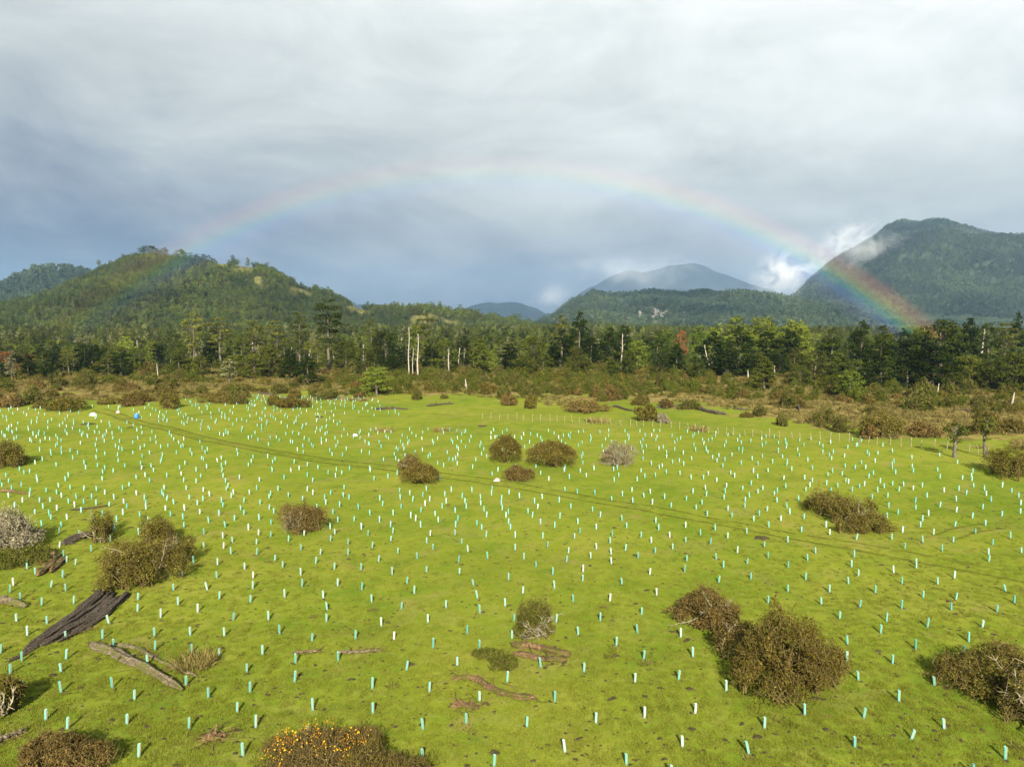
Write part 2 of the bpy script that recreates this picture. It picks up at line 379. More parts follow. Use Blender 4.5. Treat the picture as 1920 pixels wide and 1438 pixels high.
# ------------------------------------------------------------------ hills and mountains
def hill_mat(name, c0, c1, c2, sc):
    m, nt, out = new_mat(name)
    v = nd(nt, 'ShaderNodeTexCoord').outputs['Object']
    a = noise(nt, v, sc, 6, .65); f = noise(nt, v, sc*9, 4, .7)
    c = ramp(nt, a, [(.35, c0), (.52, c1), (.66, c2)])
    c = mix(nt, attr(nt, 'bare'), c, ramp(nt, f, [(.3, (.085, .09, .024)), (.55, (.15, .14, .042)), (.72, (.19, .17, .09))]))
    c = mix(nt, 1.0, c, ramp(nt, f, [(.3, .5), (.7, 1.15)]), 'MULTIPLY')
    d = nd(nt, 'ShaderNodeBsdfDiffuse'); lk(nt, c, d.inputs[0]); lk(nt, bump(nt, mth(nt, 'ADD', a, mth(nt, 'MULTIPLY', f, .6)), 1.0, 6), d.inputs['Normal'])
    lk(nt, d.outputs[0], out.inputs[0]); return m
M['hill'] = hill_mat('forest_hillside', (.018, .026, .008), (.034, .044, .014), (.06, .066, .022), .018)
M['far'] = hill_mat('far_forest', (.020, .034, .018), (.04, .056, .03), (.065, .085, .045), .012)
class Ridge:
    def __init__(s, name, sil, Dr, D0, D1, mat, drop, rough, seed, label, bare=None, na=220, nr=60, power=1.0):
        s.sil = sil; s.Dr = Dr; s.D0 = D0; s.D1 = D1; s.drop = drop; s.rough = rough; s.seed = seed; s.power = power
        az = []; el = []
        for x, y in sil:
            p = at_dist(x, y, Dr); az.append(math.atan2(p[0], p[1])); el.append(p[2]-drop)
        s.az = np.array(az); s.el = np.array(el)
        A, Q = np.meshgrid(np.linspace(s.az[0], s.az[-1], na), np.linspace(D0, D1, nr))
        X, Y = Q*np.sin(A), Q*np.cos(A); Z = s.z(A, Q)
        i = (np.arange(nr-1)[:, None]*na+np.arange(na-1)[None, :]).ravel()
        bv = bare(X, Y, Z, A, Q) if bare else np.zeros(X.shape)
        me = mesh_np(name, np.stack([X.ravel(), Y.ravel(), Z.ravel()], 1), [np.stack([i, i+1, i+na+1, i+na], 1)], [mat], smooth=True, extra={'bare': bv.ravel()})
        s.barefn = bare
        s.o = tag(obj(name, me), label, kind='structure')
    def z(s, A, Q):
        e = np.interp(A, s.az, s.el); e = e + min(s.rough*.32, 7)*fbm(A*s.Dr/(s.rough*5), A*0+s.seed, s.seed+3, 5)
        t = np.where(Q < s.Dr, np.clip((Q-s.D0)/(s.Dr-s.D0), 0, 1), 1-.6*np.clip((Q-s.Dr)/(s.D1-s.Dr), 0, 1))
        t = np.where(Q < s.Dr, (t**s.power)*(1.15-.15*t**4) if s.power != 1 else np.sin(t*math.pi/2)**1.15, t)
        t = np.minimum(t, 1.0)
        X, Y = Q*np.sin(A), Q*np.cos(A); k = s.rough
        n = fbm(X/(k*9), Y/(k*9), s.seed, 4)
        return -6 + (e+6)*t + n*k*np.clip((s.Dr*.985-Q)/(s.Dr-s.D0)*3, 0, 1)*np.clip((Q-s.D0)/(s.Dr-s.D0)*4, 0, 1)
    def pts(s, n, lo, hi, r, a0=None, a1=None):
        A = r.uniform(s.az[0] if a0 is None else a0, s.az[-1] if a1 is None else a1, n)
        Q = np.sqrt(r.uniform(lo*lo, hi*hi, n))
        return A, Q, np.stack([Q*np.sin(A), Q*np.cos(A), s.z(A, Q)], 1)
def bare_near(X, Y, Z, A, Q):
    x, y = px_of(X, Y, Z); n = fbm(X/42, Y/42, 61, 4)
    m = np.zeros(np.shape(X))
    for cx, cy, rx, ry in ((458, 503, 42, 14), (485, 528, 20, 18), (675, 582, 35, 14), (800, 598, 45, 14), (850, 604, 30, 9), (560, 548, 30, 10), (420, 500, 28, 12)):
        m = np.maximum(m, 1.25-np.hypot((x-cx)/rx, (y-cy)/ry))
    return np.clip((m+n*.45-.35)*2.2, 0, 1)
hillA = Ridge('hill', [(-700, 600), (-300, 585), (-60, 582), (0, 570), (60, 563), (105, 547), (145, 523), (190, 505), (245, 487), (290, 482), (345, 488), (395, 497), (440, 496), (480, 500), (520, 518), (570, 541), (630, 562), (680, 579), (760, 594), (830, 600), (900, 610), (1050, 616), (1300, 622)],
              1300, 700, 1900, M['hill'], 3, 14, 11, 'forested hill with golden clearings near its top', bare_near, 320, 90)
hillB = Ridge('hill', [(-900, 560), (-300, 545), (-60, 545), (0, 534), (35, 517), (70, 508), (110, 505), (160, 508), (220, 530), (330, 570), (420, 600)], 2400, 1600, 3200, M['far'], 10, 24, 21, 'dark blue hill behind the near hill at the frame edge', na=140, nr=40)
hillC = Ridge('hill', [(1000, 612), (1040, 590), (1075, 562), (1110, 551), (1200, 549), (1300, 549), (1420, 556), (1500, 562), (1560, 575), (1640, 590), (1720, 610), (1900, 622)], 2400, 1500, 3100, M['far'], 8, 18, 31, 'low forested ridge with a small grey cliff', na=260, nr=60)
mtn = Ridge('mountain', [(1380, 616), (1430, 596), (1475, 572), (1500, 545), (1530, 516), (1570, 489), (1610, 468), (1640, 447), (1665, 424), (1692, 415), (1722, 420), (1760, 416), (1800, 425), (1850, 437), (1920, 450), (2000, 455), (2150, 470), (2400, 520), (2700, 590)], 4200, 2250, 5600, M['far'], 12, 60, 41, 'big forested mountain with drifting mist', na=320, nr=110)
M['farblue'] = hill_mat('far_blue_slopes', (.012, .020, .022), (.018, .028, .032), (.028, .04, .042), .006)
M['hazetint'] = hill_mat('haze_tinted_slopes', (.030, .040, .048), (.042, .054, .064), (.055, .068, .078), .004)  # pale blue grey base colour stands in for haze over the farthest mountain
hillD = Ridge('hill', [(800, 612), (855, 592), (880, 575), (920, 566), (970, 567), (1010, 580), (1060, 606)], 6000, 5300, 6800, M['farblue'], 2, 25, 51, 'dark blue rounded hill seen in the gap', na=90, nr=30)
hillE = Ridge('mountain', [(1030, 590), (1095, 545), (1140, 522), (1175, 507), (1210, 510), (1255, 499), (1300, 493), (1322, 500), (1345, 512), (1365, 515), (1400, 529), (1450, 545), (1530, 588)], 7600, 6800, 8400, M['hazetint'], 2, 30, 71, 'pale blue mountain shoulder fading into cloud', na=120, nr=30)
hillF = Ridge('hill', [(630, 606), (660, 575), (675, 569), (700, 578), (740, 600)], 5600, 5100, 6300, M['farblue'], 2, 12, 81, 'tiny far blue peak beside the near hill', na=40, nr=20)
M['rock'] = wood_mat('pale_rock', (.07, .068, .06), (.14, .135, .12), (.26, .25, .23), sc=(.1, .1, .03), fine=.4, bstr=.6)
def find_on(rd, x, y):
    d = ray(x, y); A = math.atan2(d[0], d[1]); Q = np.linspace(rd.D0, rd.Dr, 400)
    Z = rd.z(np.full(400, A), Q); _, py = px_of(Q*math.sin(A), Q*math.cos(A), Z)
    k = int(np.argmin(np.abs(py-y))); return np.array([Q[k]*math.sin(A), Q[k]*math.cos(A), Z[k]])
import bmesh
def hull(V):
    bm = bmesh.new(); vs_ = [bm.verts.new([float(q) for q in v]) for v in V]; bmesh.ops.convex_hull(bm, input=vs_)
    bmesh.ops.triangulate(bm, faces=bm.faces[:])
    vv = [v for v in bm.verts if v.link_faces]; idx = {v: i for i, v in enumerate(vv)}
    o = np.array([v.co[:] for v in vv]), np.array([[idx[v] for v in f.verts] for f in bm.faces]); bm.free(); return o
def cliff(rd, cx, cy, w, h, n, size, seed, label):
    r = np.random.default_rng(seed); c = find_on(rd, cx, cy); e = empty('rock_face', c)
    for k in range(n):
        p = find_on(rd, cx+r.normal()*w, cy+r.normal()*h) - c
        V, Fc = hull(p + unit(r.normal(size=(18, 3)))*np.array([size*r.uniform(.4, .9), size*.5, size*r.uniform(.5, 1.2)])); g = Geo(); g.add(V, Fc); obj('rock', g.mesh('rock', [M['rock']]), e)
    tag(e, label, 'cliff')
cliff(hillC, 1240, 590, 17, 5, 18, 11, 5, 'small pale grey cliff low on the forested ridge')
cliff(hillA, 490, 537, 18, 8, 10, 3.2, 6, 'pale rocks among trees below the hilltop clearing')

# ------------------------------------------------------------------ tree shapes
def crown_mesh(g, H, base, Rad, prof, ncl, nlf, lsz, flat, r, key=0, cl=(.22, .36), sparse=0.0, asp=.7, layered=False):
    t = r.uniform(0, 1, ncl)**.85; an = r.uniform(0, 2*math.pi, ncl); lay = np.round(t*6)/6 if layered else t
    t = np.where(r.uniform(size=ncl) < .75, lay+r.normal(0, .02, ncl), t) if layered else t
    t = np.clip(t, 0, 1)
    rr = prof(t)*Rad*np.sqrt(r.uniform(.12, 1.0, ncl))*r.uniform(.75, 1.12, ncl)
    cz = base + (H-base)*t; cxy = np.stack([np.cos(an)*rr, np.sin(an)*rr], 1)
    rc = Rad*r.uniform(cl[0], cl[1], ncl)*np.clip(prof(t)+.25, .35, 1.0); shade = r.uniform(-.22, .22, ncl)
    cen = np.column_stack([cxy, cz])
    for i in range(ncl):
        n = max(6, int(nlf*(rc[i]/(Rad*cl[1]))**2)); d = rdir(n, r); d[:, 2] = np.where(r.uniform(size=n) < .72, np.abs(d[:, 2]), d[:, 2])
        P = cen[i] + d*rc[i]*r.uniform(.55, 1.08, (n, 1))*[1, 1, flat]
        Nn = unit(d*[1, 1, 1.2] + r.normal(0, .55, (n, 3)) + [0, 0, .25])
        V, Fq = leaves(P, Nn, rdir(n, r), lsz*r.uniform(.6, 1.35, n), lsz*asp*r.uniform(.6, 1.3, n))
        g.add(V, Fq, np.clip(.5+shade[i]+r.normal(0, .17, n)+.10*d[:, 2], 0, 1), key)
    return cen
def trunk_mesh(g, H, base, r0, cen, r, key=0, nl=7, lean=.02, sides=7):
    hh = base+(H-base)*.82; z = np.linspace(-.3, hh, 9); lx, ly = r.normal(0, lean, 2)
    p = np.stack([lx*z + .10*np.sin(z*.5+lx*90), ly*z + .10*np.cos(z*.43), z], 1)
    add_tube(g, p, r0*(1.25-z/hh)**.9*.9+.02, sides=sides, key=key, cap=False)
    for c in cen[r.permutation(len(cen))[:nl]]:
        zz = max(base*.7, c[2]-np.hypot(c[0], c[1])*.7); s0 = np.array([lx*zz, ly*zz, zz]); mid = (s0+c)/2 + [0, 0, -.05*H*.3]
        add_tube(g, np.array([s0, mid, c]), np.array([r0*.42, r0*.28, r0*.10]), sides=5, key=key, cap=False)
P_round = lambda t: np.sqrt(np.clip(1-(np.clip(t, 0, 1)*1.25-.35)**2, .02, 1))
P_cone = lambda t: np.clip(1.02-np.clip(t, 0, 1)**1.7, .05, 1)**.62
P_dome = lambda t: np.sqrt(np.clip(1-t**2.2, .03, 1))
P_umb = lambda t: np.clip(.35+.75*t, 0, 1)*np.sqrt(np.clip(1.12-t**4, .05, 1))
P_col = lambda t: np.clip(np.sin(np.clip(t*.9+.12, 0, 1)*math.pi), .1, 1)**.5
TREES = {  # kind: H, base, R, profile, clumps, leaves per clump, leaf size, flatness, material, layered, trunk radius
    'dark_round': (10, .5, 3.6, P_dome, 84, 84, .44, .72, 'dark', False, .28),
    'dark_cone': (14, .6, 3.9, P_cone, 100, 84, .46, .62, 'dark', False, .30),
    'mid_cone': (12, .5, 3.2, P_cone, 90, 78, .44, .62, 'mid', False, .26),
    'mid_round': (12, 1.0, 4.2, P_round, 86, 80, .46, .7, 'mid', False, .30),
    'bright_col': (13, 1.0, 2.9, P_col, 76, 74, .42, .9, 'bright', False, .24),
    'bright_round': (11, .6, 3.4, P_round, 78, 74, .42, .85, 'bright', False, .24),
    'olive_umbrella': (17, 5.5, 4.8, P_umb, 60, 84, .48, .42, 'olive', True, .36),
    'olive_tall': (16, 3.0, 3.6, P_col, 68, 74, .46, .6, 'olive', False, .30),
    'lichen_tall': (14, 3.0, 2.7, P_col, 40, 36, .44, .9, 'lichen', False, .24),
    'rust_round': (8, 1.0, 2.8, P_round, 44, 50, .42, .8, 'rust', False, .2),
}
PROTO = {}
for kname, (H, bs, Rd, pf, nc, nl, ls, fl, mk, lay, tr) in TREES.items():
    PROTO[kname] = []
    for v in range(3 if kname != 'rust_round' else 1):
        r = np.random.default_rng(hash(kname) % 1 + sum(map(ord, kname))*7 + v)
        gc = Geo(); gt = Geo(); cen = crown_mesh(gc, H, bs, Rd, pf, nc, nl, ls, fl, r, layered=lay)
        trunk_mesh(gt, H, bs, tr, cen, r)
        gj = Geo(); rj = np.random.default_rng(v+500+sum(map(ord, kname)))
        cj = crown_mesh(gj, H, bs, Rd, pf, int(nc*.7), int(nl*.42), ls*1.45, fl, rj, layered=lay)      # lighter copy for the massed wood
        trunk_mesh(gj, H, bs, tr, cj, rj, key=1, nl=2, sides=5)
        PROTO[kname].append(dict(H=H, R=Rd, crown=gc.mesh('crown', [M[mk]]), trunk=gt.mesh('trunk', [M['bark']], True),
                                 mass=gj.mesh('wood_tree', [M[mk], M['bark']])))
ARTICLE = {'dark_round': 'rounded dark evergreen tree', 'dark_cone': 'dark pyramidal evergreen tree', 'mid_cone': 'mid green conical tree', 'mid_round': 'bushy mid green broad tree',
           'bright_col': 'yellow green upright tree', 'bright_round': 'rounded yellow green tree', 'olive_umbrella': 'flat topped olive tree', 'olive_tall': 'tall ragged olive tree',
           'lichen_tall': 'pale lichen covered slender tree', 'rust_round': 'rust coloured tree'}
NAMES = {'dark_round': 'evergreen_tree', 'dark_cone': 'evergreen_tree', 'mid_cone': 'conical_tree', 'mid_round': 'broadleaf_tree', 'bright_col': 'young_tree', 'bright_round': 'young_tree',
         'olive_umbrella': 'umbrella_tree', 'olive_tall': 'tall_tree', 'lichen_tall': 'lichen_tree', 'rust_round': 'rust_tree'}
FOOT = []                                             # tree feet (x, y, radius)
ntree = 0; LATER = []; TLAND = []
def plant_tree(kind, p, H, Wd, label=None, group=None):
    global ntree
    q = PROTO[kind][ntree % len(PROTO[kind])]; ntree += 1
    e = empty(NAMES[kind], p - np.array([0, 0, .15]), rng.uniform(0, 6.28), (Wd/(2*q['R']), Wd/(2*q['R']), H/q['H']))
    obj('trunk', q['trunk'], e); obj('crown', q['crown'], e)
    tag(e, label, 'tree', group)
    if label: TLAND.append((p[0]/p[1], label))
    else: LATER.append((e, p, ARTICLE[kind]))
    FOOT.append((p[0], p[1], Wd*.35)); return e
def tree_px(kind, x, yb, yt, w, label=None):
    p = at(x, yb); H = top_z(x, yt, p[1]) - p[2]; return plant_tree(kind, p, max(H, 1.5)*1.03, w*1.12/ppm(p), label)
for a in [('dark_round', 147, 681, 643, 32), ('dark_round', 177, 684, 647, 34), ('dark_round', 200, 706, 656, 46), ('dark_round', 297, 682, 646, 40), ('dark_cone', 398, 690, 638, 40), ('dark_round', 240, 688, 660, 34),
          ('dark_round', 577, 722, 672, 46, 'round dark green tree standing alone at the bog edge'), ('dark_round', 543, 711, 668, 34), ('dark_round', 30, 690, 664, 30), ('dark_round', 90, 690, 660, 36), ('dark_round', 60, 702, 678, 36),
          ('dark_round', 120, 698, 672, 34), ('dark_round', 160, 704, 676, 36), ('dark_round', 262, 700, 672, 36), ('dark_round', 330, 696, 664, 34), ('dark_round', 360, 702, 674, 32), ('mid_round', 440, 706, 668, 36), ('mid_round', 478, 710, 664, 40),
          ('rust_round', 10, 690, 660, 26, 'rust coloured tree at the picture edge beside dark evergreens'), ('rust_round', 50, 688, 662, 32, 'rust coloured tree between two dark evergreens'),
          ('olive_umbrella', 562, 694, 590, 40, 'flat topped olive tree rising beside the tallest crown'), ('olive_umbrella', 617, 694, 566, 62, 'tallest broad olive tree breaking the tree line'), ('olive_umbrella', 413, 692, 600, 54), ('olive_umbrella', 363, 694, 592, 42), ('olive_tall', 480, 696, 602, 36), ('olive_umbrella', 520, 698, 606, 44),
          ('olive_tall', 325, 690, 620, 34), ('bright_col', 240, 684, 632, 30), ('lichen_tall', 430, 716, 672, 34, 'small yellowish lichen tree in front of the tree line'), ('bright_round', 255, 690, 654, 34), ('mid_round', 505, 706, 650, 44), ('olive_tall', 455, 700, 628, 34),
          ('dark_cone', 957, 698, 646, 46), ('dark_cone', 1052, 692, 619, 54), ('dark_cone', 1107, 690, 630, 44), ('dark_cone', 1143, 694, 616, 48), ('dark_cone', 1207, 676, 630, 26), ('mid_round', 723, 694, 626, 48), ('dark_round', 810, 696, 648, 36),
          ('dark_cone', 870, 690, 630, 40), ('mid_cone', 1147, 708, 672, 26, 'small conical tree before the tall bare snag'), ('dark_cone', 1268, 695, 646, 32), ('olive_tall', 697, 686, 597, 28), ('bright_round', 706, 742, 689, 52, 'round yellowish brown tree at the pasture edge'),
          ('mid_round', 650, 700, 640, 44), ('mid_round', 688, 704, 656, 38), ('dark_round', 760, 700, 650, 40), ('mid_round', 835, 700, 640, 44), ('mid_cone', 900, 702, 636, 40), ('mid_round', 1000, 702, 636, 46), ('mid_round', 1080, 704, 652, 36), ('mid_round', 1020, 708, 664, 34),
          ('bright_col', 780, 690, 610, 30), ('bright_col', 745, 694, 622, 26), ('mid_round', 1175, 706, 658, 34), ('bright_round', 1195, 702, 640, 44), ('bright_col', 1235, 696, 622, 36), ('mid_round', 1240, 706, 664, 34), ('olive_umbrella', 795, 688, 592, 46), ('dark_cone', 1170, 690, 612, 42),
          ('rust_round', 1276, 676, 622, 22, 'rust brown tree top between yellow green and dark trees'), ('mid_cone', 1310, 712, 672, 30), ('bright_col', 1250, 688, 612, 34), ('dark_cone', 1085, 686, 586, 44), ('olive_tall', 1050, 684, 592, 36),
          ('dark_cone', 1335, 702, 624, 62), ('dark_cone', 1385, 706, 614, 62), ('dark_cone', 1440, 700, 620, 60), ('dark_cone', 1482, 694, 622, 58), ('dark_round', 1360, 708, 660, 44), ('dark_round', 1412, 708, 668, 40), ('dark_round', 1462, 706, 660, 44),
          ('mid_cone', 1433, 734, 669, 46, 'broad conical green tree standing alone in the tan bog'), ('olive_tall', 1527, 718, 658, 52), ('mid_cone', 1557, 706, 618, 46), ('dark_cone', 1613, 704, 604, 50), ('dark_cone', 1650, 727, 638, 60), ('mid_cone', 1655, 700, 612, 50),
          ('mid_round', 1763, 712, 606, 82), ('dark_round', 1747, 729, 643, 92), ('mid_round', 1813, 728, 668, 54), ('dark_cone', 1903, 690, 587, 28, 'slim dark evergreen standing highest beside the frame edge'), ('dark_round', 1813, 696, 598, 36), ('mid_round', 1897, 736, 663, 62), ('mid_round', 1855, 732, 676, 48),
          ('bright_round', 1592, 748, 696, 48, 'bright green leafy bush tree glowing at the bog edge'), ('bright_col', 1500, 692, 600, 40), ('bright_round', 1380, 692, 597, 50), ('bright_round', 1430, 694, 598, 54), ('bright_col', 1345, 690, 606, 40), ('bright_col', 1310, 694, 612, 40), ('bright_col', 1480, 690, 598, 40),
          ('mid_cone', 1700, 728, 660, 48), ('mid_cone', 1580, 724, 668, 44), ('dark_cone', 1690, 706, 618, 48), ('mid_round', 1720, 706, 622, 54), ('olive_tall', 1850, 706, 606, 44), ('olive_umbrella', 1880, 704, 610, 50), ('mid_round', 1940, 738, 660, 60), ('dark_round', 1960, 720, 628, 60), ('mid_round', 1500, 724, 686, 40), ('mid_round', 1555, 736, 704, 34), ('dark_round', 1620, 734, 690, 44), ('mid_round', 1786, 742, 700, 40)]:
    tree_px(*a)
# second and third row of single trees, then the massed wood behind them
r = np.random.default_rng(21)
kinds_l = ['olive_umbrella', 'olive_tall', 'mid_round', 'dark_round', 'bright_col', 'dark_cone', 'lichen_tall', 'olive_tall']
kinds_c = ['bright_col', 'bright_round', 'olive_tall', 'dark_round', 'dark_cone', 'olive_umbrella', 'lichen_tall', 'mid_cone']
kinds_r = ['bright_col', 'bright_round', 'dark_cone', 'mid_cone', 'mid_round', 'dark_round']
def mix_kinds(x): return kinds_l if x < 640 else (kinds_c if x < 1300 else kinds_r)
xs_ = np.linspace(-40, 1960, 74)
for row, (d0, d1, hmul) in enumerate([(236, 268, .66), (285, 330, .74)]):
    for x in xs_[::1 if row == 0 else 2]:
        xx = x + r.uniform(-10, 10); D = r.uniform(d0, d1); p = at_dist(xx, 640, D); p[2] = float(gz(p[0], p[1]))
        if any((p[0]-a)**2+(p[1]-b2)**2 < (c*1.1)**2 for a, b2, c in FOOT): continue
        k = mix_kinds(xx)[r.integers(len(mix_kinds(xx)))]; H = TREES[k][0]*hmul*r.uniform(.75, 1.05)*(0.8 if xx < 330 else 1.0)
        plant_tree(k, p, H, TREES[k][2]*2*hmul*r.uniform(.85, 1.15))

def gn_scatter(name, P, sc, rz, pi, protos, label, cat=None):
    me = bpy.data.meshes.new(name); me.vertices.add(len(P)); me.vertices.foreach_set('co', np.asarray(P, np.float32).ravel())
    sc = np.asarray(sc, np.float32); sc = np.repeat(sc[:, None], 3, 1) if sc.ndim == 1 else sc
    me.attributes.new('inst_scale', 'FLOAT_VECTOR', 'POINT').data.foreach_set('vector', sc.ravel())
    rv = np.zeros((len(P), 3), np.float32); rv[:, 2] = rz
    me.attributes.new('inst_rot', 'FLOAT_VECTOR', 'POINT').data.foreach_set('vector', rv.ravel())
    me.attributes.new('inst_pick', 'INT', 'POINT').data.foreach_set('value', np.asarray(pi, np.int32)); me.update()
    t = bpy.data.node_groups.new(name, 'GeometryNodeTree')
    t.interface.new_socket('Geometry', in_out='INPUT', socket_type='NodeSocketGeometry'); t.interface.new_socket('Geometry', in_out='OUTPUT', socket_type='NodeSocketGeometry')
    gi = t.nodes.new('NodeGroupInput'); go = t.nodes.new('NodeGroupOutput'); io = t.nodes.new('GeometryNodeInstanceOnPoints'); jn = t.nodes.new('GeometryNodeJoinGeometry')
    for pm in reversed(protos):                        # the join node lists its latest link first
        po = bpy.data.objects.new(pm.name, pm)         # never linked: only a source for the copies
        oi = t.nodes.new('GeometryNodeObjectInfo'); oi.inputs['Object'].default_value = po; oi.inputs['As Instance'].default_value = True
        t.links.new(oi.outputs['Geometry'], jn.inputs[0])
    def na(nm, ty):
        n = t.nodes.new('GeometryNodeInputNamedAttribute'); n.data_type = ty; n.inputs[0].default_value = nm; return n.outputs[0]
    t.links.new(gi.outputs[0], io.inputs['Points']); t.links.new(jn.outputs[0], io.inputs['Instance']); io.inputs['Pick Instance'].default_value = True
    t.links.new(na('inst_pick', 'INT'), io.inputs['Instance Index']); t.links.new(na('inst_rot', 'FLOAT_VECTOR'), io.inputs['Rotation']); t.links.new(na('inst_scale', 'FLOAT_VECTOR'), io.inputs['Scale'])
    t.links.new(io.outputs[0], go.inputs[0])
    o = obj(name, me); md = o.modifiers.new('scatter', 'NODES'); md.node_group = t
    return tag(o, label, cat, kind='stuff')

# massed wood between the tree line and the hill
r = np.random.default_rng(22); n = 6500
A = r.uniform(R(-44), R(44), n); Q = np.sqrt(r.uniform(300**2, 820**2, n)); P = np.stack([Q*np.sin(A), Q*np.cos(A)], 1)
P = np.column_stack([P, gz(P[:, 0], P[:, 1])-.2]); pxx = 960+F*np.tan(A)
mass = [(k, v) for k in ('dark_cone', 'mid_round', 'bright_col', 'bright_round', 'olive_tall', 'olive_umbrella', 'lichen_tall', 'mid_cone') for v in (0, 1)]
names = [k for k, _ in mass]; wl = np.array([1.3, 1.2, .9, .9, 1.8, 1.2, 1.2, .5]); wr = np.array([2.2, 1.2, 1.8, 1.7, .5, .25, .3, .8])
pick = []; scm = []
for x in pxx:
    w = wl if x < 640 else (wl*.5+wr*.5 if x < 1300 else wr); w = w/w.sum(); k = r.choice(8, p=w)
    pick.append(2*k+r.integers(2)); s = r.uniform(.50, .88); s *= .72 if names[2*k] in ('olive_umbrella', 'olive_tall', 'dark_cone') else .85; scm.append([s*r.uniform(.9, 1.25), 0, s]); scm[-1][1] = scm[-1][0]
gn_scatter('forest', P, np.array(scm), r.uniform(0, 6.28, n), pick, [PROTO[k][v]['mass'] for k, v in mass], 'dense mixed wood filling the land behind the tree line')

# hillside woods
def hill_tree(H, Rd, pf, nc, nl, ls, mk, seed, fl=.8, base=.12):
    g = Geo(); r = np.random.default_rng(seed); c = crown_mesh(g, H, H*base, Rd, pf, nc, nl, ls, fl, r, cl=(.3, .5)); trunk_mesh(g, H, H*base, .22, c, r, key=1, nl=0, sides=4)
    return g.mesh('hillside_tree', [M[mk], M['bark']])
HT = [hill_tree(8, 2.6, P_round, 22, 17, .95, 'hillleaf', 1), hill_tree(9, 2.3, P_cone, 22, 17, .9, 'hillleaf', 2), hill_tree(7, 2.9, P_dome, 22, 17, 1.0, 'hillleaf', 3), hill_tree(12, 3.2, P_umb, 16, 20, .95, 'hillleaf', 4, .5, .4), hill_tree(9, 2.4, P_col, 20, 17, .95, 'olive', 5)]
FT = [hill_tree(11, 4.0, P_round, 12, 12, 2.2, 'farleaf', 11), hill_tree(13, 3.6, P_cone, 12, 12, 2.0, 'farleaf', 12), hill_tree(10, 4.2, P_dome, 12, 12, 2.3, 'farleaf', 13)]
def wood_on(rd, n, lo, hi, protos, name, label, smin, smax, seed, dens=None, weights=None):
    r = np.random.default_rng(seed); A, Q, P = rd.pts(n, lo, hi, r)
    keep = np.ones(n, bool)
    if rd.barefn is not None: keep = rd.barefn(P[:, 0], P[:, 1], P[:, 2], A, Q) < r.uniform(.25, .75, n)
    P = P[keep]; n = len(P); s = r.uniform(smin, smax, n)
    s *= 1 + .35*vnoise(P[:, 0]/60, P[:, 1]/60, seed)
    P[:, 2] -= .4
    gn_scatter(name, P, np.stack([s*r.uniform(.9, 1.2, n), s*r.uniform(.9, 1.2, n), s], 1), r.uniform(0, 6.28, n), r.choice(len(protos), n, p=weights), protos, label)
wood_on(hillA, 27000, 720, 1340, HT, 'hillside_forest', 'dense woodland covering the near hill', .48, 1.15, 31, weights=[.28, .26, .24, .06, .16])
wood_on(hillB, 3000, 1800, 2440, FT, 'hillside_forest', 'dark woodland on the hill at the frame edge', 1.1, 1.7, 32)
wood_on(hillC, 11000, 1560, 2460, FT, 'hillside_forest', 'blue green woodland on the low ridge', .68, 1.4, 33)
wood_on(mtn, 34000, 2350, 4260, FT, 'mountain_forest', 'blue green woodland covering the big mountain', .8, 1.65, 34)
# single trees on the hill's skyline
for k, (x, yt, w, kind) in enumerate([(185, 487, 9, 'olive_umbrella'), (235, 478, 14, 'mid_round'), (278, 462, 34, 'mid_round'), (308, 464, 16, 'olive_umbrella'), (338, 468, 22, 'mid_round'), (358, 474, 12, 'olive_umbrella'), (367, 476, 8, 'olive_tall'), (384, 479, 11, 'olive_umbrella'), (400, 485, 12, 'mid_round'), (436, 478, 9, 'olive_umbrella'), (465, 483, 8, 'olive_umbrella'), (762, 573, 6, 'dark_cone'), (790, 577, 12, 'dark_round')]):
    d = ray(x, yt); A = math.atan2(d[0], d[1]); Q = 1294.0; p = np.array([Q*math.sin(A), Q*math.cos(A), float(hillA.z(np.array([A]), np.array([Q]))[0])])
    H = max(top_z(x, yt, p[1])-p[2], 5); plant_tree(kind, p - [0, 0, .5], H+.5, w/ppm(p)*1.15, 'skyline tree on the near hill, ' + ['leftmost of them', 'second from the left', 'the broadest crown at the very top', 'flat topped beside the broadest crown', 'wide, right of the summit', 'ragged, right of the wide one', 'slimmest near the summit', 'flat topped on a bare gap', 'low, just before the clearing', 'flat topped at the clearing edge', 'smallest beyond the clearing', 'thin spike on the low ridge', 'low round one on the low ridge'][k], 'skyline trees on the near hill')

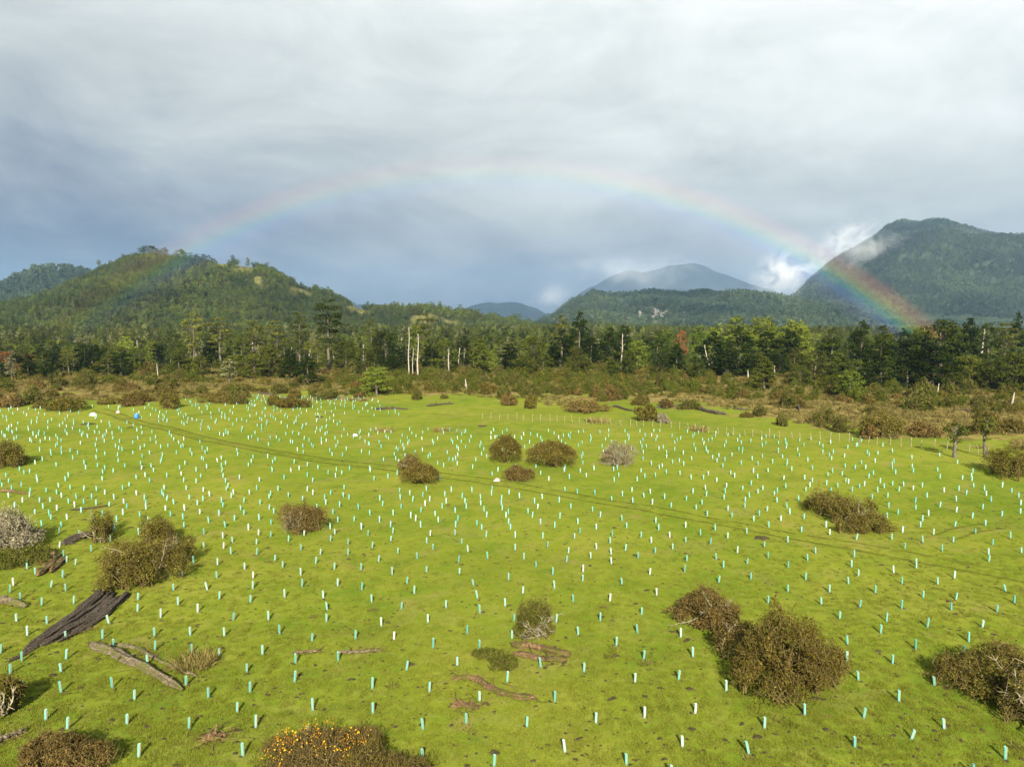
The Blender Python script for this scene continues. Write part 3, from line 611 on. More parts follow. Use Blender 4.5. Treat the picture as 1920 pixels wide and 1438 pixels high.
# ------------------------------------------------------------------ standing dead trunks
def snag(x, yb, xt, yt, wpx, k, label):
    p = at(x, yb); sc = ppm(p); H = top_z(xt, yt, p[1])-p[2]; g = Geo(); r = np.random.default_rng(900+k)
    lean = (xt-x)/sc/H; z = np.linspace(-.2, H, 9); rad = max(wpx/sc/2, .13)
    path = np.stack([lean*z+.12*np.sin(z*.6+k), .08*np.cos(z*.5+k), z], 1)
    V, q, tr = tube(path, rad*(1.15-.75*np.clip(z/H, 0, 1)), sides=8, jit=.2, seed=k); g.add(V, q)
    g.F.setdefault((0, 3), []).append(np.asarray(tr, np.int32)); g.T.setdefault((0, 3), []).append(np.full(len(tr), .5))
    e = empty('dead_trunk', p); obj('trunk', g.mesh('trunk', [M['snag']], True), e)
    g2 = Geo()
    for j in range(int(2+H*.5)):
        zz = H*r.uniform(.35, .97); a = r.uniform(0, 6.28); b0 = np.array([lean*zz+.12*math.sin(zz*.6+k), .08*math.cos(zz*.5+k), zz]); L = r.uniform(.3, 1.1)*min(H/6, 1.2)
        add_tube(g2, np.array([b0, b0+[math.cos(a)*L*.6, math.sin(a)*L*.6, L*.25], b0+[math.cos(a)*L, math.sin(a)*L, L*.7]]), np.array([rad*.32, rad*.22, rad*.08]), sides=4, cap=False)
    obj('branch_stubs', g2.mesh('branch_stubs', [M['snag']], True), e)
    tag(e, label, 'dead trunk')
    if label: TLAND.append((p[0]/p[1], label))
    else: LATER.append((e, p, 'thin bleached dead trunk'))
sn = [(1332, 703, 1320, 647, 3.2, 'leaning bleached trunk before the darkest evergreens'), (1838, 690, 1842, 613, 3.6, 'tall forked bleached trunk above the scrub near the frame edge'), (1402, 712, 1402, 694, 3, 0), (1452, 707, 1452, 686, 3, 0), (1758, 744, 1760, 719, 3, 0), (1899, 758, 1901, 736, 4, 'short pale stump trunk at the frame edge of the bog'),
      (753, 690, 754, 632, 2, 0), (766, 706, 768, 613, 2.4, 0), (783, 707, 785, 626, 3, 'tallest thin white trunk of the cluster in mid tree line'), (774, 704, 775, 653, 2, 0), (683, 684, 681, 646, 2.4, 0), (671, 688, 671, 658, 2, 0), (702, 688, 702, 666, 2, 0), (833, 698, 833, 656, 2, 0), (841, 704, 842, 654, 2.4, 0), (859, 694, 862, 652, 2.6, 0),
      (1164, 698, 1167, 626, 3, 'tall straight bare trunk behind the small conical tree'), (1061, 690, 1062, 668, 2, 0), (1237, 704, 1238, 680, 2, 0), (726, 684, 728, 664, 2, 0), (475, 674, 475, 642, 3, 'thick pale trunk among olive trees'), (370, 694, 369, 662, 2, 0), (518, 684, 518, 668, 2, 0), (546, 680, 547, 652, 2, 0), (580, 668, 583, 648, 2, 0), (625, 690, 625, 660, 2, 0),
      (295, 706, 295, 682, 2, 0), (260, 664, 258, 638, 2, 0), (1133, 690, 1133, 672, 2, 0), (877, 734, 873, 711, 3.5, 'grey broken stump trunk standing in the mid bog'), (913, 718, 912, 702, 2, 0), (1640, 706, 1641, 688, 2, 0), (1855, 712, 1856, 690, 2.5, 0)]
for k, s in enumerate(sn): snag(*s[:5], k, s[5] or None)

# ------------------------------------------------------------------ scrub bushes
LAND = []                                             # landmarks for the shelter labels: (x, y, phrase)
BLOCK = []                                            # footprints that keep other things off: (x, y, rx, ry)
def lump_px(cx, yb, w, yt, deep=.8):
    f = at(cx, yb); s = ppm(f); rx = w/2/s; ry = rx*deep; c = f + np.array([f[0]/f[1]*ry*.8, ry*.8, 0])
    h = top_z(cx, yt, c[1]+ry*.1) - c[2]; return np.array([c[0], c[1], c[2]]), rx, ry, max(h, .35)
def bush_geo(L, root, leaf, lsz, asp, nleaf, ntwig, r, up=.5, droop=.08, lumpy=.22, tl=.45, fill=.45):
    """L: lumps (centre, rx, ry, h). Returns foliage Geo, stems Geo"""
    gf, gs = Geo(), Geo(); L0 = L; L = []
    for c, rx, ry, h in L0:
        if lumpy < .2: L.append((c, rx, ry, h)); continue
        L.append((c, rx*.78, ry*.78, h*.94))
        for j in range(7):
            a = 6.283*(j+r.uniform(-.3, .3))/7; q = r.uniform(.42, .92); w = r.uniform(.22, .52)
            L.append((c + np.array([math.cos(a)*rx*q, math.sin(a)*ry*q, 0]), rx*w, ry*w, h*r.uniform(.28, 1.04)))
    area = np.array([rx*ry+h*(rx+ry)*.5 for _, rx, ry, h in L]); area = area/area.sum()
    for (c, rx, ry, h), ar in zip(L, area):
        c = c-root; sc = np.array([rx, ry, h*.60]); cz = c + [0, 0, h*.40]
        def sample(n, lo):
            d = rdir(n, r); d[:, 2] = np.where((d[:, 2] < -.35) | (r.uniform(size=n) < .3), np.abs(d[:, 2]), d[:, 2])
            k = 1 + lumpy*vnoise(d[:, 0]*2.6+d[:, 2]*1.7+c[0], d[:, 1]*2.6-d[:, 2]*2.1+c[1], 7)*1.2 + lumpy*.7*vnoise(d[:, 0]*6+c[1], d[:, 1]*6+d[:, 2]*6, 8)
            u = r.uniform(lo, 1, (n, 1))**fill
            P = cz + d*sc*k[:, None]*u; P[:, 2] = np.maximum(P[:, 2], c[2]+.03); return P, d, k
        n = int(nleaf*1.5*ar); P, d, k = sample(n, .35); gp = vnoise(P[:, 0]*2.3+P[:, 2]*1.9, P[:, 1]*2.3-P[:, 2]*2.1, 31) > r.uniform(-.65, .25, n); P, d, k = P[gp], d[gp], k[gp]; n = len(P)
        out = unit(d*[1, 1, .8] + [0, 0, up])
        U = unit(out*.45 + r.normal(0, .6, (n, 3))); Nn = unit(d + r.normal(0, .8, (n, 3)))
        V, Fq = leaves(P, Nn, U, lsz*r.uniform(.6, 1.5, n), lsz*asp*r.uniform(.6, 1.4, n))
        cl = .22*vnoise(P[:, 0]*1.4+3, P[:, 1]*1.4+P[:, 2]*1.6, 12)
        gf.add(V, Fq, np.clip(.48+cl+.10*(k-1)+r.normal(0, .2, n), 0, 1))
        n = int(ntwig*ar); P, d, k = sample(n, .5); out = unit(d*[.6, .6, .4] + [0, 0, up*.5] + r.normal(0, .6, (n, 3)))
        ll = tl*r.uniform(.4, 1.3, (n, 1))*min(1.0, .5+rx*.3); P0 = P - out*ll*.8; P1 = P + out*ll*.35; P0[:, 2] = np.maximum(P0[:, 2], c[2])
        V, Fq = prisms(P0, P1, lsz*.09+.006, lsz*.04+.003); gs.add(V, Fq, np.repeat(np.clip(r.normal(.5, .25, n), 0, 1), 3).reshape(n, 3).T.ravel())
        ns = int(4+6*rx)                              # main stems
        for j in range(ns):
            b0 = c + [r.normal(0, rx*.18), r.normal(0, ry*.18), 0]; d1 = rdir(1, r)[0]; d1[2] = abs(d1[2])
            e = cz + d1*sc*r.uniform(.6, .95); m = (b0+e)/2 + [0, 0, .12*h] + r.normal(0, .08*rx, 3)
            pts = np.array([b0, b0*.6+m*.4, m, m*.4+e*.6, e]); rr = np.array([.05, .042, .034, .024, .012])*min(1.4, .5+rx*.35)
            V, Fq = prisms(pts[:-1], pts[1:], rr[:-1], rr[1:]); gs.add(V, Fq, .45+r.normal(0, .2))
    return gf, gs
def add_bush(name, lumps, leaf, twig, label, cat='bush', nleaf=6000, ntwig=1800, lsz=.11, asp=.4, seed=0, land=None, group=None, **kw):
    nleaf = int(nleaf*1.5); ntwig = int(ntwig*.6); asp = min(.62, asp*1.5); lsz *= .92
    L = [lump_px(*l) for l in lumps]; root = L[0][0].copy(); r = np.random.default_rng(seed+1000)
    gf, gs = bush_geo(L, root, leaf, lsz, asp, nleaf, ntwig, r, **kw)
    e = empty(name, root); obj('stems', gs.mesh('stems', [M[twig]]), e); obj('foliage', gf.mesh('foliage', [M[leaf]]), e)
    tag(e, label, cat, group)
    for c, rx, ry, h in L: BLOCK.append((c[0], c[1], rx*.8, ry*.8))
    if land: LAND.append((root[0], root[1]-L[0][2]*.5, land))
    return e, L, root
def pale_branches(e, L, root, n, seed, name='dead_branches', side=(0, -1), r0=.05, k=(0,)):
    """bare lichen covered limbs showing on one side of a bush"""
    g = Geo(); r = np.random.default_rng(seed)
    for i in k:
        c, rx, ry, h = L[i]; c = c-root
        for j in range(n):
            p = c + [side[0]*rx*.4+r.normal(0, rx*.2), side[1]*ry*.5+r.normal(0, ry*.15), h*r.uniform(.02, .35)]; d = unit(np.array([side[0]*.6+r.normal(0, .7), side[1]*.8+r.normal(0, .35), .75+r.normal(0, .3)])); pts = [p]; L_ = (rx+h)*.095
            for s in range(5):
                d = unit(d + r.normal(0, .38, 3)); p = p + d*L_*r.uniform(.7, 1.2); pts.append(p)
            pts = np.array(pts); rr = r0*np.linspace(1, .25, 6); V, Fq = prisms(pts[:-1], pts[1:], rr[:-1], rr[1:]); g.add(V, Fq, r.uniform(.3, 1))
            for s in range(2, 6):
                m = 4; b0 = np.repeat(pts[s][None], m, 0); dd = unit(d + r.normal(0, .7, (m, 3))); V, Fq = prisms(b0, b0+dd*L_*r.uniform(.5, 1.1, (m, 1)), r0*.3, r0*.12); g.add(V, Fq, r.uniform(.3, 1))
    return obj(name, g.mesh(name, [M['paletwig']]), e)

b = add_bush('scrub_bush', [(1468, 1318, 220, 1142, .8), (1395, 1245, 120, 1160, .8), (1530, 1300, 120, 1190, .9)], 'brown', 'twig', 'largest brown twiggy bush on the near grass', nleaf=15000, ntwig=5200, lsz=.13, asp=.32, seed=1, land='the largest brown bush', lumpy=.25)
pale_branches(*b, 5, 3, side=(-1, -.3), k=(1,), r0=.03)
b = add_bush('scrub_bush', [(1325, 1180, 128, 1096, .75), (1355, 1195, 70, 1130, .8)], 'redbrown', 'twig', 'reddish brown bush touching the largest brown bush', nleaf=7500, ntwig=2600, lsz=.13, asp=.32, seed=2, land='the reddish bush by the largest bush', lumpy=.3)
pale_branches(*b, 7, 4, side=(.1, -1), r0=.03)
b = add_bush('scrub_bush', [(1880, 1330, 200, 1200, .9), (1790, 1290, 90, 1222, .8), (1925, 1372, 120, 1260, .8)], 'olbrown', 'twig', 'brown bush with bare pale limbs arching over its own shadow', nleaf=11000, ntwig=5200, lsz=.12, asp=.3, seed=3, land='the arching bush with pale limbs', lumpy=.3)
pale_branches(*b, 16, 5, side=(.1, -1), r0=.055, k=(0, 2))
b = add_bush('scrub_bush', [(1560, 968, 90, 917, .7), (1595, 985, 90, 928, .7), (1640, 1001, 70, 960, .7), (1600, 1003, 60, 970, .7), (1525, 955, 40, 930, .7)], 'olbrown', 'twig', 'long ragged brown bush with pale dead wood in its middle', nleaf=8500, ntwig=3000, lsz=.15, asp=.34, seed=4, land='the long ragged bush', lumpy=.35)
pale_branches(*b, 10, 6, side=(0, -1), r0=.045, k=(1,))
b = add_bush('scrub_bush', [(270, 1100, 180, 1010, .8), (232, 1115, 120, 1030, .7), (325, 1060, 90, 1000, .7), (300, 1045, 85, 968, .7)], 'olbrown', 'twig', 'big olive brown bush above the split log', nleaf=15000, ntwig=5200, lsz=.13, asp=.36, seed=5, land='the big olive bush', lumpy=.3)
pale_branches(*b, 7, 7, side=(.4, -.6), k=(0, 2), r0=.04)
b = add_bush('sprouting_shrub', [(302, 1025, 62, 962, .8)], 'shrubgreen', 'twig', 'greenish shrub poking up behind the big olive bush', nleaf=2600, ntwig=900, lsz=.13, asp=.36, seed=6)
b = add_bush('lichen_tree', [(28, 1035, 95, 950, .8), (0, 1030, 80, 970, .8)], 'greyscrub', 'paletwig', 'pale grey lichen covered tree at the frame edge', 'tree', nleaf=6500, ntwig=2500, lsz=.16, asp=.42, seed=7, land='the pale lichen tree', lumpy=.35)
pale_branches(*b, 10, 8, side=(0, -.8), r0=.06)
b = add_bush('green_shrub', [(40, 1068, 120, 1030, .8), (75, 1050, 70, 1015, .8)], 'shrubgreen', 'twig', 'dark green shrub growing under the pale lichen tree', nleaf=4500, ntwig=900, lsz=.13, asp=.5, seed=8)
b = add_bush('scrub_bush', [(190, 1020, 44, 960, .7), (203, 1000, 26, 958, .7)], 'olbrown', 'twig', 'upright dark shrub with a pale trunk beside the rotten stumps', nleaf=2200, ntwig=800, lsz=.12, asp=.4, seed=9, lumpy=.4)
pale_branches(*b, 8, 9, side=(-.5, -1), r0=.06)
b = add_bush('scrub_bush', [(566, 1002, 98, 944, .75)], 'redbrown', 'twig', 'rounded reddish brown bush alone above the mid left grass', nleaf=4200, ntwig=2200, lsz=.14, asp=.3, seed=10, land='the lone reddish bush', lumpy=.3)
pale_branches(*b, 8, 10, side=(0, -1), r0=.03)
b = add_bush('scrub_bush', [(1005, 1200, 78, 1122, .8), (985, 1200, 45, 1150, .8)], 'shrubgreen', 'twig', 'green brown bush with tangled pale dead branches, above the flat rotten log', nleaf=5200, ntwig=2000, lsz=.12, asp=.28, seed=11, land='the green brown bush by the rotten log', up=1.0, lumpy=.35)
pale_branches(*b, 16, 11, side=(.4, -1), r0=.035)
b = add_bush('creeping_shrub', [(925, 1240, 55, 1217, .9), (945, 1262, 62, 1228, .8), (905, 1236, 40, 1220, .8)], 'shrubgreen', 'twig', 'low dark green creeping shrub beside the flat rotten log', nleaf=3600, ntwig=700, lsz=.10, asp=.5, seed=12)
add_bush('scrub_bush', [(790, 911, 80, 868, .8)], 'brown', 'twig', 'low dark brown dome bush beside the wheel track', nleaf=4200, ntwig=1300, lsz=.17, asp=.34, seed=13, land='the dark dome bush', lumpy=.16)
b = add_bush('scrub_bush', [(768, 884, 40, 847, .8)], 'redbrown', 'twig', 'small greyish bush rising behind the low dark dome bush', nleaf=1600, ntwig=800, lsz=.16, asp=.3, seed=14); pale_branches(*b, 6, 12, r0=.03)
add_bush('scrub_bush', [(950, 872, 66, 816, .8)], 'brown', 'twig', 'tall narrow brown bush beside the broad dome bush', nleaf=4200, ntwig=1500, lsz=.18, asp=.32, seed=15, land='the tall narrow bush', lumpy=.15)
add_bush('scrub_bush', [(1036, 880, 104, 826, .75)], 'brown', 'twig', 'broad smooth brown dome bush in mid pasture', nleaf=5600, ntwig=1700, lsz=.18, asp=.32, seed=16, land='the broad dome bush', lumpy=.12)
add_bush('scrub_bush', [(970, 905, 56, 868, .8)], 'redbrown', 'twig', 'small tan bush next to the white sack by the wheel track', nleaf=2400, ntwig=1000, lsz=.16, asp=.3, seed=17)
b = add_bush('scrub_bush', [(1157, 876, 70, 824, .8)], 'redbrown', 'paletwig', 'sparse pale twiggy bush in mid pasture', nleaf=1500, ntwig=2200, lsz=.14, asp=.3, seed=18, land='the sparse twiggy bush', up=.9); pale_branches(*b, 14, 13, r0=.04)
add_bush('scrub_bush', [(18, 878, 68, 822, .8)], 'olbrown', 'twig', 'dark brown bush at the frame edge on the upper pasture', nleaf=4200, ntwig=1500, lsz=.18, asp=.34, seed=19, land='the dark bush at the pasture edge')
add_bush('scrub_bush', [(1900, 902, 90, 832, .8)], 'olbrown', 'twig', 'dark olive bush where the fence meets the frame edge', nleaf=4800, ntwig=1500, lsz=.18, asp=.36, seed=20, land='the dark olive bush by the fence')
b = add_bush('scrub_bush', [(600, 1475, 215, 1372, .8)], 'redbrown', 'twig', 'twiggy bush with bright yellow orange leaves, cut by the bottom edge', nleaf=2200, ntwig=5200, lsz=.08, asp=.35, seed=21, land='the yellow leaved bush', up=1.3, tl=.6)
r = np.random.default_rng(77); c, rx, ry, h = b[1][0]; d = rdir(900, r); d[:, 2] = np.abs(d[:, 2]); P = c-b[2] + [0, 0, h*.45] + d*np.array([rx, ry, h*.62])*r.uniform(.7, 1.1, (900, 1))
k = vnoise(P[:, 0]*1.7, P[:, 1]*1.7+5, 3) > r.uniform(-.5, .4, len(P)); P = P[k]; V, Fq = leaves(P, unit(d[k]+r.normal(0, .7, P.shape)), rdir(len(P), r), r.uniform(.05, .12, len(P)), r.uniform(.04, .08, len(P))); g = Geo(); g.add(V, Fq, r.uniform(0, 1, len(P)))
tag(obj('yellow_leaves', g.mesh('yellow_leaves', [M['yellow']]), b[0]), 'bright yellow orange leaves')
add_bush('green_shrub', [(700, 1490, 120, 1395, .8), (748, 1505, 150, 1412, .8)], 'olbrown', 'twig', 'tan twiggy shrub beside the yellow leaved bush', nleaf=5200, ntwig=3800, lsz=.09, asp=.3, seed=22, up=1.2)
b = add_bush('scrub_bush', [(115, 1470, 165, 1375, .8)], 'redbrown', 'twig', 'dark reddish brown bush cut by the bottom edge', nleaf=7000, ntwig=2600, lsz=.10, asp=.34, seed=23, land='the dark bush at the bottom edge')
b = add_bush('scrub_bush', [(12, 1345, 85, 1262, .8)], 'olbrown', 'twig', 'dark bush on pale knotty trunks at the frame edge', nleaf=3600, ntwig=1000, lsz=.11, asp=.4, seed=24, land='the bush on pale trunks'); pale_branches(*b, 9, 15, side=(.5, -1), r0=.08)
# bushes and small trees along the far side
far = [('scrub_bush', (545, 766, 66, 742), 'brown', 'dark low dome bush at the far edge of the pasture'), ('scrub_bush', (515, 762, 30, 740), 'olbrown', 'small bush touching the dark low dome bush'),
       ('scrub_bush', (415, 757, 105, 733), 'brown', 'long brown thicket bush at the far pasture edge'), ('scrub_bush', (318, 768, 44, 735), 'olbrown', 'upright olive bush at the far pasture edge'), ('scrub_bush', (125, 774, 72, 742), 'olbrown', 'wide olive brown bush behind the white tarp'),
       ('scrub_bush', (258, 756, 62, 734), 'brown', 'brown bush straight behind the blue container'), ('scrub_bush', (1095, 775, 94, 747), 'redbrown', 'long rusty hedge shaped bush beyond the fence'), ('scrub_bush', (955, 761, 36, 736), 'redbrown', 'small rusty bush beyond the bare green strip'),
       ('scrub_bush', (1218, 791, 46, 756), 'olbrown', 'round olive bush just behind the fence'), ('scrub_bush', (1650, 822, 88, 768), 'olbrown', 'tall olive brown bush at the tan bog edge'), ('scrub_bush', (1728, 821, 76, 790), 'redbrown', 'low rusty bush beside the tall olive bush'),
       ('scrub_bush', (1630, 824, 36, 795), 'redbrown', 'small brown tree bush leaning before the tall olive bush'), ('scrub_bush', (995, 767, 26, 738), 'olbrown', 'slim upright olive bush beyond the bare green strip'), ('scrub_bush', (1145, 752, 44, 720), 'redbrown', 'pinkish brown twiggy bush in the mid bog'),
       ('scrub_bush', (915, 741, 32, 718), 'brown', 'dark round bush in the mid bog'), ('scrub_bush', (1245, 794, 20, 774), 'greyscrub', 'white bare shrub at the fence line'), ('scrub_bush', (1850, 815, 60, 770), 'olbrown', 'grey olive bush behind the small green trees'), ('scrub_bush', (1900, 812, 60, 785), 'brown', 'brown bush at the frame edge of the bog')]
for i, (nm, lp, lf, lb) in enumerate(far):
    add_bush(nm, [(*lp, .8)], lf, 'paletwig' if lf == 'greyscrub' else 'twig', lb, nleaf=420 if lf == 'greyscrub' else 2200, ntwig=2400 if lf == 'greyscrub' else 700, lsz=.28, asp=.4, seed=40+i, lumpy=.3)
# small trees near the fence
for i, (x, yb, yt, w, lb) in enumerate([(1790, 858, 795, 52, 'small green topped tree with a bare grey trunk by the fence'), (1848, 858, 785, 38, 'slender sparse tree beside the small green topped tree')]):
    p = at(x, yb); sc = ppm(p); H = top_z(x, yt, p[1])-p[2]; g, gt = Geo(), Geo(); r = np.random.default_rng(60+i); Rd = w/2/sc
    cen = crown_mesh(g, H, H*.45, Rd, P_umb, 26, 50, .30, .6, r); trunk_mesh(gt, H, H*.4, .22, cen, r, nl=10, lean=.06)
    e = empty('small_tree', p); obj('trunk', gt.mesh('trunk', [M['bark']], True), e); obj('crown', g.mesh('crown', [M['olive' if i else 'mid']]), e); tag(e, lb, 'tree')
# many alike bog bushes
BP = []
for i, lf in enumerate(['olbrown', 'brown', 'shrubgreen', 'redbrown', 'greyscrub', 'shrubgreen', 'olbrown', 'shrubgreen']):
    r = np.random.default_rng(300+i); L = [(np.array([0, 0, 0.]), 1.0, .9, 1.0+.5*(i % 3)), (np.array([.7, .2, 0]), .7, .7, .9), (np.array([-.6, -.1, 0]), .6, .6, .7+.5*(i % 2))]
    gf, gs = bush_geo(L, np.zeros(3), lf, .20, .42, 1500, 420, r, lumpy=.35); BP.append((lf, gf.mesh('foliage', [M[lf]]), gs.mesh('stems', [M['paletwig' if lf == 'greyscrub' else 'twig']])))
LB = {'olbrown': 'olive brown scrub bush', 'brown': 'brown scrub bush', 'shrubgreen': 'green scrub bush', 'redbrown': 'rusty brown scrub bush', 'greyscrub': 'pale grey twiggy bush'}
r = np.random.default_rng(88); nb = 0
while nb < 285:
    x = r.uniform(-30, 1950); y = r.uniform(694, np.interp(x, BX, BY)+14); 
    if y > 775 and r.uniform() < .75: continue
    if 640 < x < 1420 and y > 728 and r.uniform() < .35: continue
    p = at(x, y)
    if any(((p[0]-a)/(rx+1))**2+((p[1]-b2)/(ry+1))**2 < 1 for a, b2, rx, ry in BLOCK): continue
    wts = np.array([2, 2.2, .9, 1.4, .001, .9, 2, .9]) if x < 620 else np.array([1.2, .7, 2.4, .9, .001, 2.4, 1.2, 2.4]); i = r.choice(8, p=wts/wts.sum())
    lf, mf, ms = BP[i]; s = r.uniform(.75, 2.0)*(1.0 if y > 705 else 1.25)
    e = empty('bog_bush', p-[0, 0, .05], r.uniform(0, 6.28), (s*r.uniform(.9, 1.4), s, s*r.uniform(.8, 1.35))); obj('stems', ms, e); obj('foliage', mf, e)
    tag(e, None, 'bush'); LATER.append((e, p, LB[lf]))
    BLOCK.append((p[0], p[1], s*.7, s*.7)); nb += 1

r = np.random.default_rng(89); n = 2300; A = r.uniform(R(-40), R(40), n); Q = r.uniform(205, 320, n); A[:750] = r.uniform(R(-15), R(16), 750); Q[:750] = r.uniform(172, 235, 750); A[750:950] = r.uniform(R(16), R(38), 200); Q[750:950] = r.uniform(165, 210, 200); P = np.stack([Q*np.sin(A), Q*np.cos(A)], 1); s = r.uniform(.45, 1.0, n)*r.uniform(.9, 2.6, n); s[:950] *= .66; s[950:] *= .72*(1+.5*vnoise(P[950:, 0]/9, P[950:, 1]/9, 58))
gn_scatter('undergrowth', np.column_stack([P, gz(P[:, 0], P[:, 1])-.1]), np.stack([s*r.uniform(.9, 1.3, n), s, s*r.uniform(.9, 1.5, n)], 1), r.uniform(0, 6.28, n), r.choice(8, n, p=np.array([2, 1, 3, 1, 0, 3, 2, 3])/15.0), [q[1] for q in BP], 'tangled undergrowth at the feet of the tree line')

# ------------------------------------------------------------------ fallen logs, stumps and soil
def log_path(pts, lift):
    P = np.array([at(*p) for p in pts]); 
    for _ in range(2):
        Q = [P[0]]
        for a, b2 in zip(P[:-1], P[1:]): Q += [a*.75+b2*.25, a*.25+b2*.75]
        P = np.array(Q+[P[-1]])
    s = np.concatenate([[0], np.cumsum(np.linalg.norm(np.diff(P, axis=0), axis=1))]); t = np.linspace(0, s[-1], 26)
    P = np.stack([np.interp(t, s, P[:, k]) for k in range(3)], 1); P[:, 2] = gz(P[:, 0], P[:, 1]) + lift*.65; return P
def taper(n, r0, r1, e=.12):
    t = np.linspace(0, 1, n); return (r0+(r1-r0)*t)*np.clip(np.minimum(t/e, (1-t)/e)*.8+.3, .3, 1)
def add_log(name, strands, mat, label, cat='log', land=None, seed=0, stubs=3, ridg=.28):
    P0 = None; e = None
    for k, (pts, r0, r1, lift, flat) in enumerate(strands):
        P = log_path(pts, lift)
        if e is None: root = P[len(P)//2].copy(); root[2] -= lift; e = empty(name, root)
        P = P - root; rj = np.random.default_rng(seed*13+k); P += np.column_stack([.06*fbm(np.arange(26)*.3, np.full(26, seed+.5), k+s_) for s_ in range(3)])*[1, 1, .4]
        g = Geo(); V, q, tr = tube(P, taper(26, r0, r1), sides=30, jit=.34, ridg=ridg*1.4, seed=seed*5+k, flat=flat); g.add(V, q)
        g.F.setdefault((0, 3), []).append(np.asarray(tr, np.int32)); g.T.setdefault((0, 3), []).append(np.full(len(tr), .5))
        for j in range(stubs):
            i = rj.integers(4, 22); a = rj.normal(0, 1, 3); a[2] = abs(a[2])*.6; a = unit(a); Ls = r0*rj.uniform(1.2, 2.6)
            add_tube(g, np.array([P[i], P[i]+a*Ls*.6, P[i]+a*Ls+[0, 0, -.05]]), np.array([r0*.28, r0*.2, r0*.07]), sides=6, cap=False)
        obj('trunk' if len(strands) == 1 else 'split_trunk', g.mesh('trunk', [M[mat]]), e)
        for i in range(0, 26, 4): BLOCK.append((P[i][0]+root[0], P[i][1]+root[1], r0*1.2, r0*1.2))
    gt = Geo(); n = 46; i = rj.integers(2, 24, n); b0 = P[i] + np.column_stack([rj.normal(0, r0*1.5, n), rj.normal(0, r0*1.2, n), np.zeros(n)]); a = rj.uniform(0, 6.28, n); L_ = rj.uniform(.25, 1.0, n)*min(1.6, .5+r0*2.5)
    b0[:, 2] = gz(b0[:, 0]+root[0], b0[:, 1]+root[1])-root[2]+.03; b1 = b0 + np.column_stack([np.cos(a)*L_, np.sin(a)*L_, rj.uniform(0, .35, n)*L_]); V, q = prisms(b0, b1, .022, .008); gt.add(V, q, np.tile(rj.uniform(0, 1, n), 3)); obj('twigs', gt.mesh('twigs', [M['twig']]), e)
    tag(e, label, cat)
    if land: LAND.append((root[0], root[1], land))
    return e
add_log('split_log', [([(45, 1222), (95, 1190), (150, 1150), (200, 1104)], .16, .30, .22, .8), ([(62, 1216), (115, 1184), (170, 1146), (214, 1114)], .14, .26, .16, 1.1), ([(80, 1214), (140, 1178), (192, 1146), (228, 1120)], .16, .26, .22, .8), ([(110, 1206), (168, 1172), (215, 1143), (240, 1114)], .14, .28, .18, .9), ([(15, 1243), (60, 1218), (100, 1195)], .10, .16, .1, .7), ([(120, 1196), (150, 1186), (176, 1176)], .08, .10, .05, .7)], 'darklog', 'long dark split trunk lying in strands below the big olive bush', land='the long split trunk', seed=1, stubs=3, ridg=.55)
add_log('fallen_log', [([(168, 1208), (215, 1226), (262, 1252), (305, 1277), (342, 1297)], .26, .17, .2, .9)], 'log', 'thick weathered fallen log with pale bark', land='the thick weathered log', seed=2, stubs=8, ridg=.5)
add_log('fallen_log', [([(215, 1206), (260, 1217), (295, 1238), (335, 1256), (372, 1270)], .12, .08, .08, .9)], 'log', 'thin fallen log lying behind the thick weathered one', seed=3)
add_log('rotten_log', [([(958, 1208), (1000, 1214), (1040, 1222), (1070, 1230)], .34, .26, .12, .55), ([(965, 1225), (1010, 1236), (1062, 1240)], .26, .22, .08, .5)], 'redlog', 'flat rotten reddish log in front of the green brown bush', land='the flat rotten log', seed=4, ridg=.4)
add_log('rotten_log', [([(845, 1272), (885, 1270), (915, 1290), (950, 1306), (1008, 1312)], .20, .17, .08, .6)], 'redlog', 'bent rotten log lying on its own on near grass', land='the bent rotten log', seed=5, ridg=.4)
add_log('rotten_log', [([(845, 1322), (870, 1322), (897, 1330)], .22, .16, .05, .5)], 'redlog', 'short sunken rotten log in front of the bent one', seed=6, ridg=.4)
add_log('fallen_log', [([(632, 1224), (670, 1223), (716, 1220)], .11, .08, .06, .8)], 'log', 'thin grey weathered pole lying flat on open grass', land='the thin grey pole', seed=7, stubs=0)
add_log('fallen_log', [([(550, 1225), (575, 1223), (600, 1222)], .10, .06, .05, .8)], 'log', 'short grey stick half sunk in reddish grass', seed=8, stubs=0)
add_log('fallen_log', [([(-30, 1128), (10, 1126), (48, 1140)], .22, .20, .16, .9)], 'log', 'fallen log entering from the frame edge below the lichen tree', seed=9)
add_log('fallen_log', [([(-20, 1402), (15, 1385), (52, 1370)], .13, .10, .12, 1.0)], 'log', 'slim grey log entering at the bottom frame edge', seed=10, stubs=1)
add_log('fallen_log', [([(-20, 921), (15, 922), (54, 926)], .20, .14, .12, .8)], 'redlog', 'reddish log at the frame edge above the lichen tree', seed=11)
add_log('fallen_log', [([(132, 957), (165, 955), (205, 948)], .14, .10, .08, .7)], 'darklog', 'dark thin log on the grass behind the upright shrub', seed=12)
add_log('rotten_log', [([(70, 1082), (95, 1062), (105, 1040)], .26, .34, .2, .9), ([(95, 1075), (112, 1058), (122, 1048)], .14, .2, .2, .9)], 'redlog', 'broken red brown stump wood below the dark root mound', seed=13, ridg=.45)
add_log('root_mound', [([(120, 1022), (145, 1010), (172, 1003)], .34, .40, .15, .7)], 'darklog', 'dark mound of roots beside the upright shrub', 'stump', seed=14, ridg=.45)
add_log('stump', [([(382, 1385), (400, 1383), (420, 1380)], .26, .22, .08, .6)], 'redlog', 'small mossy stump alone on the near grass', 'stump', land='the small mossy stump', seed=15)
add_log('fallen_log', [([(1308, 766), (1330, 774), (1362, 778)], .5, .35, .3, .8)], 'darklog', 'dark fallen trunk with upturned roots in the bog', seed=16, stubs=6)
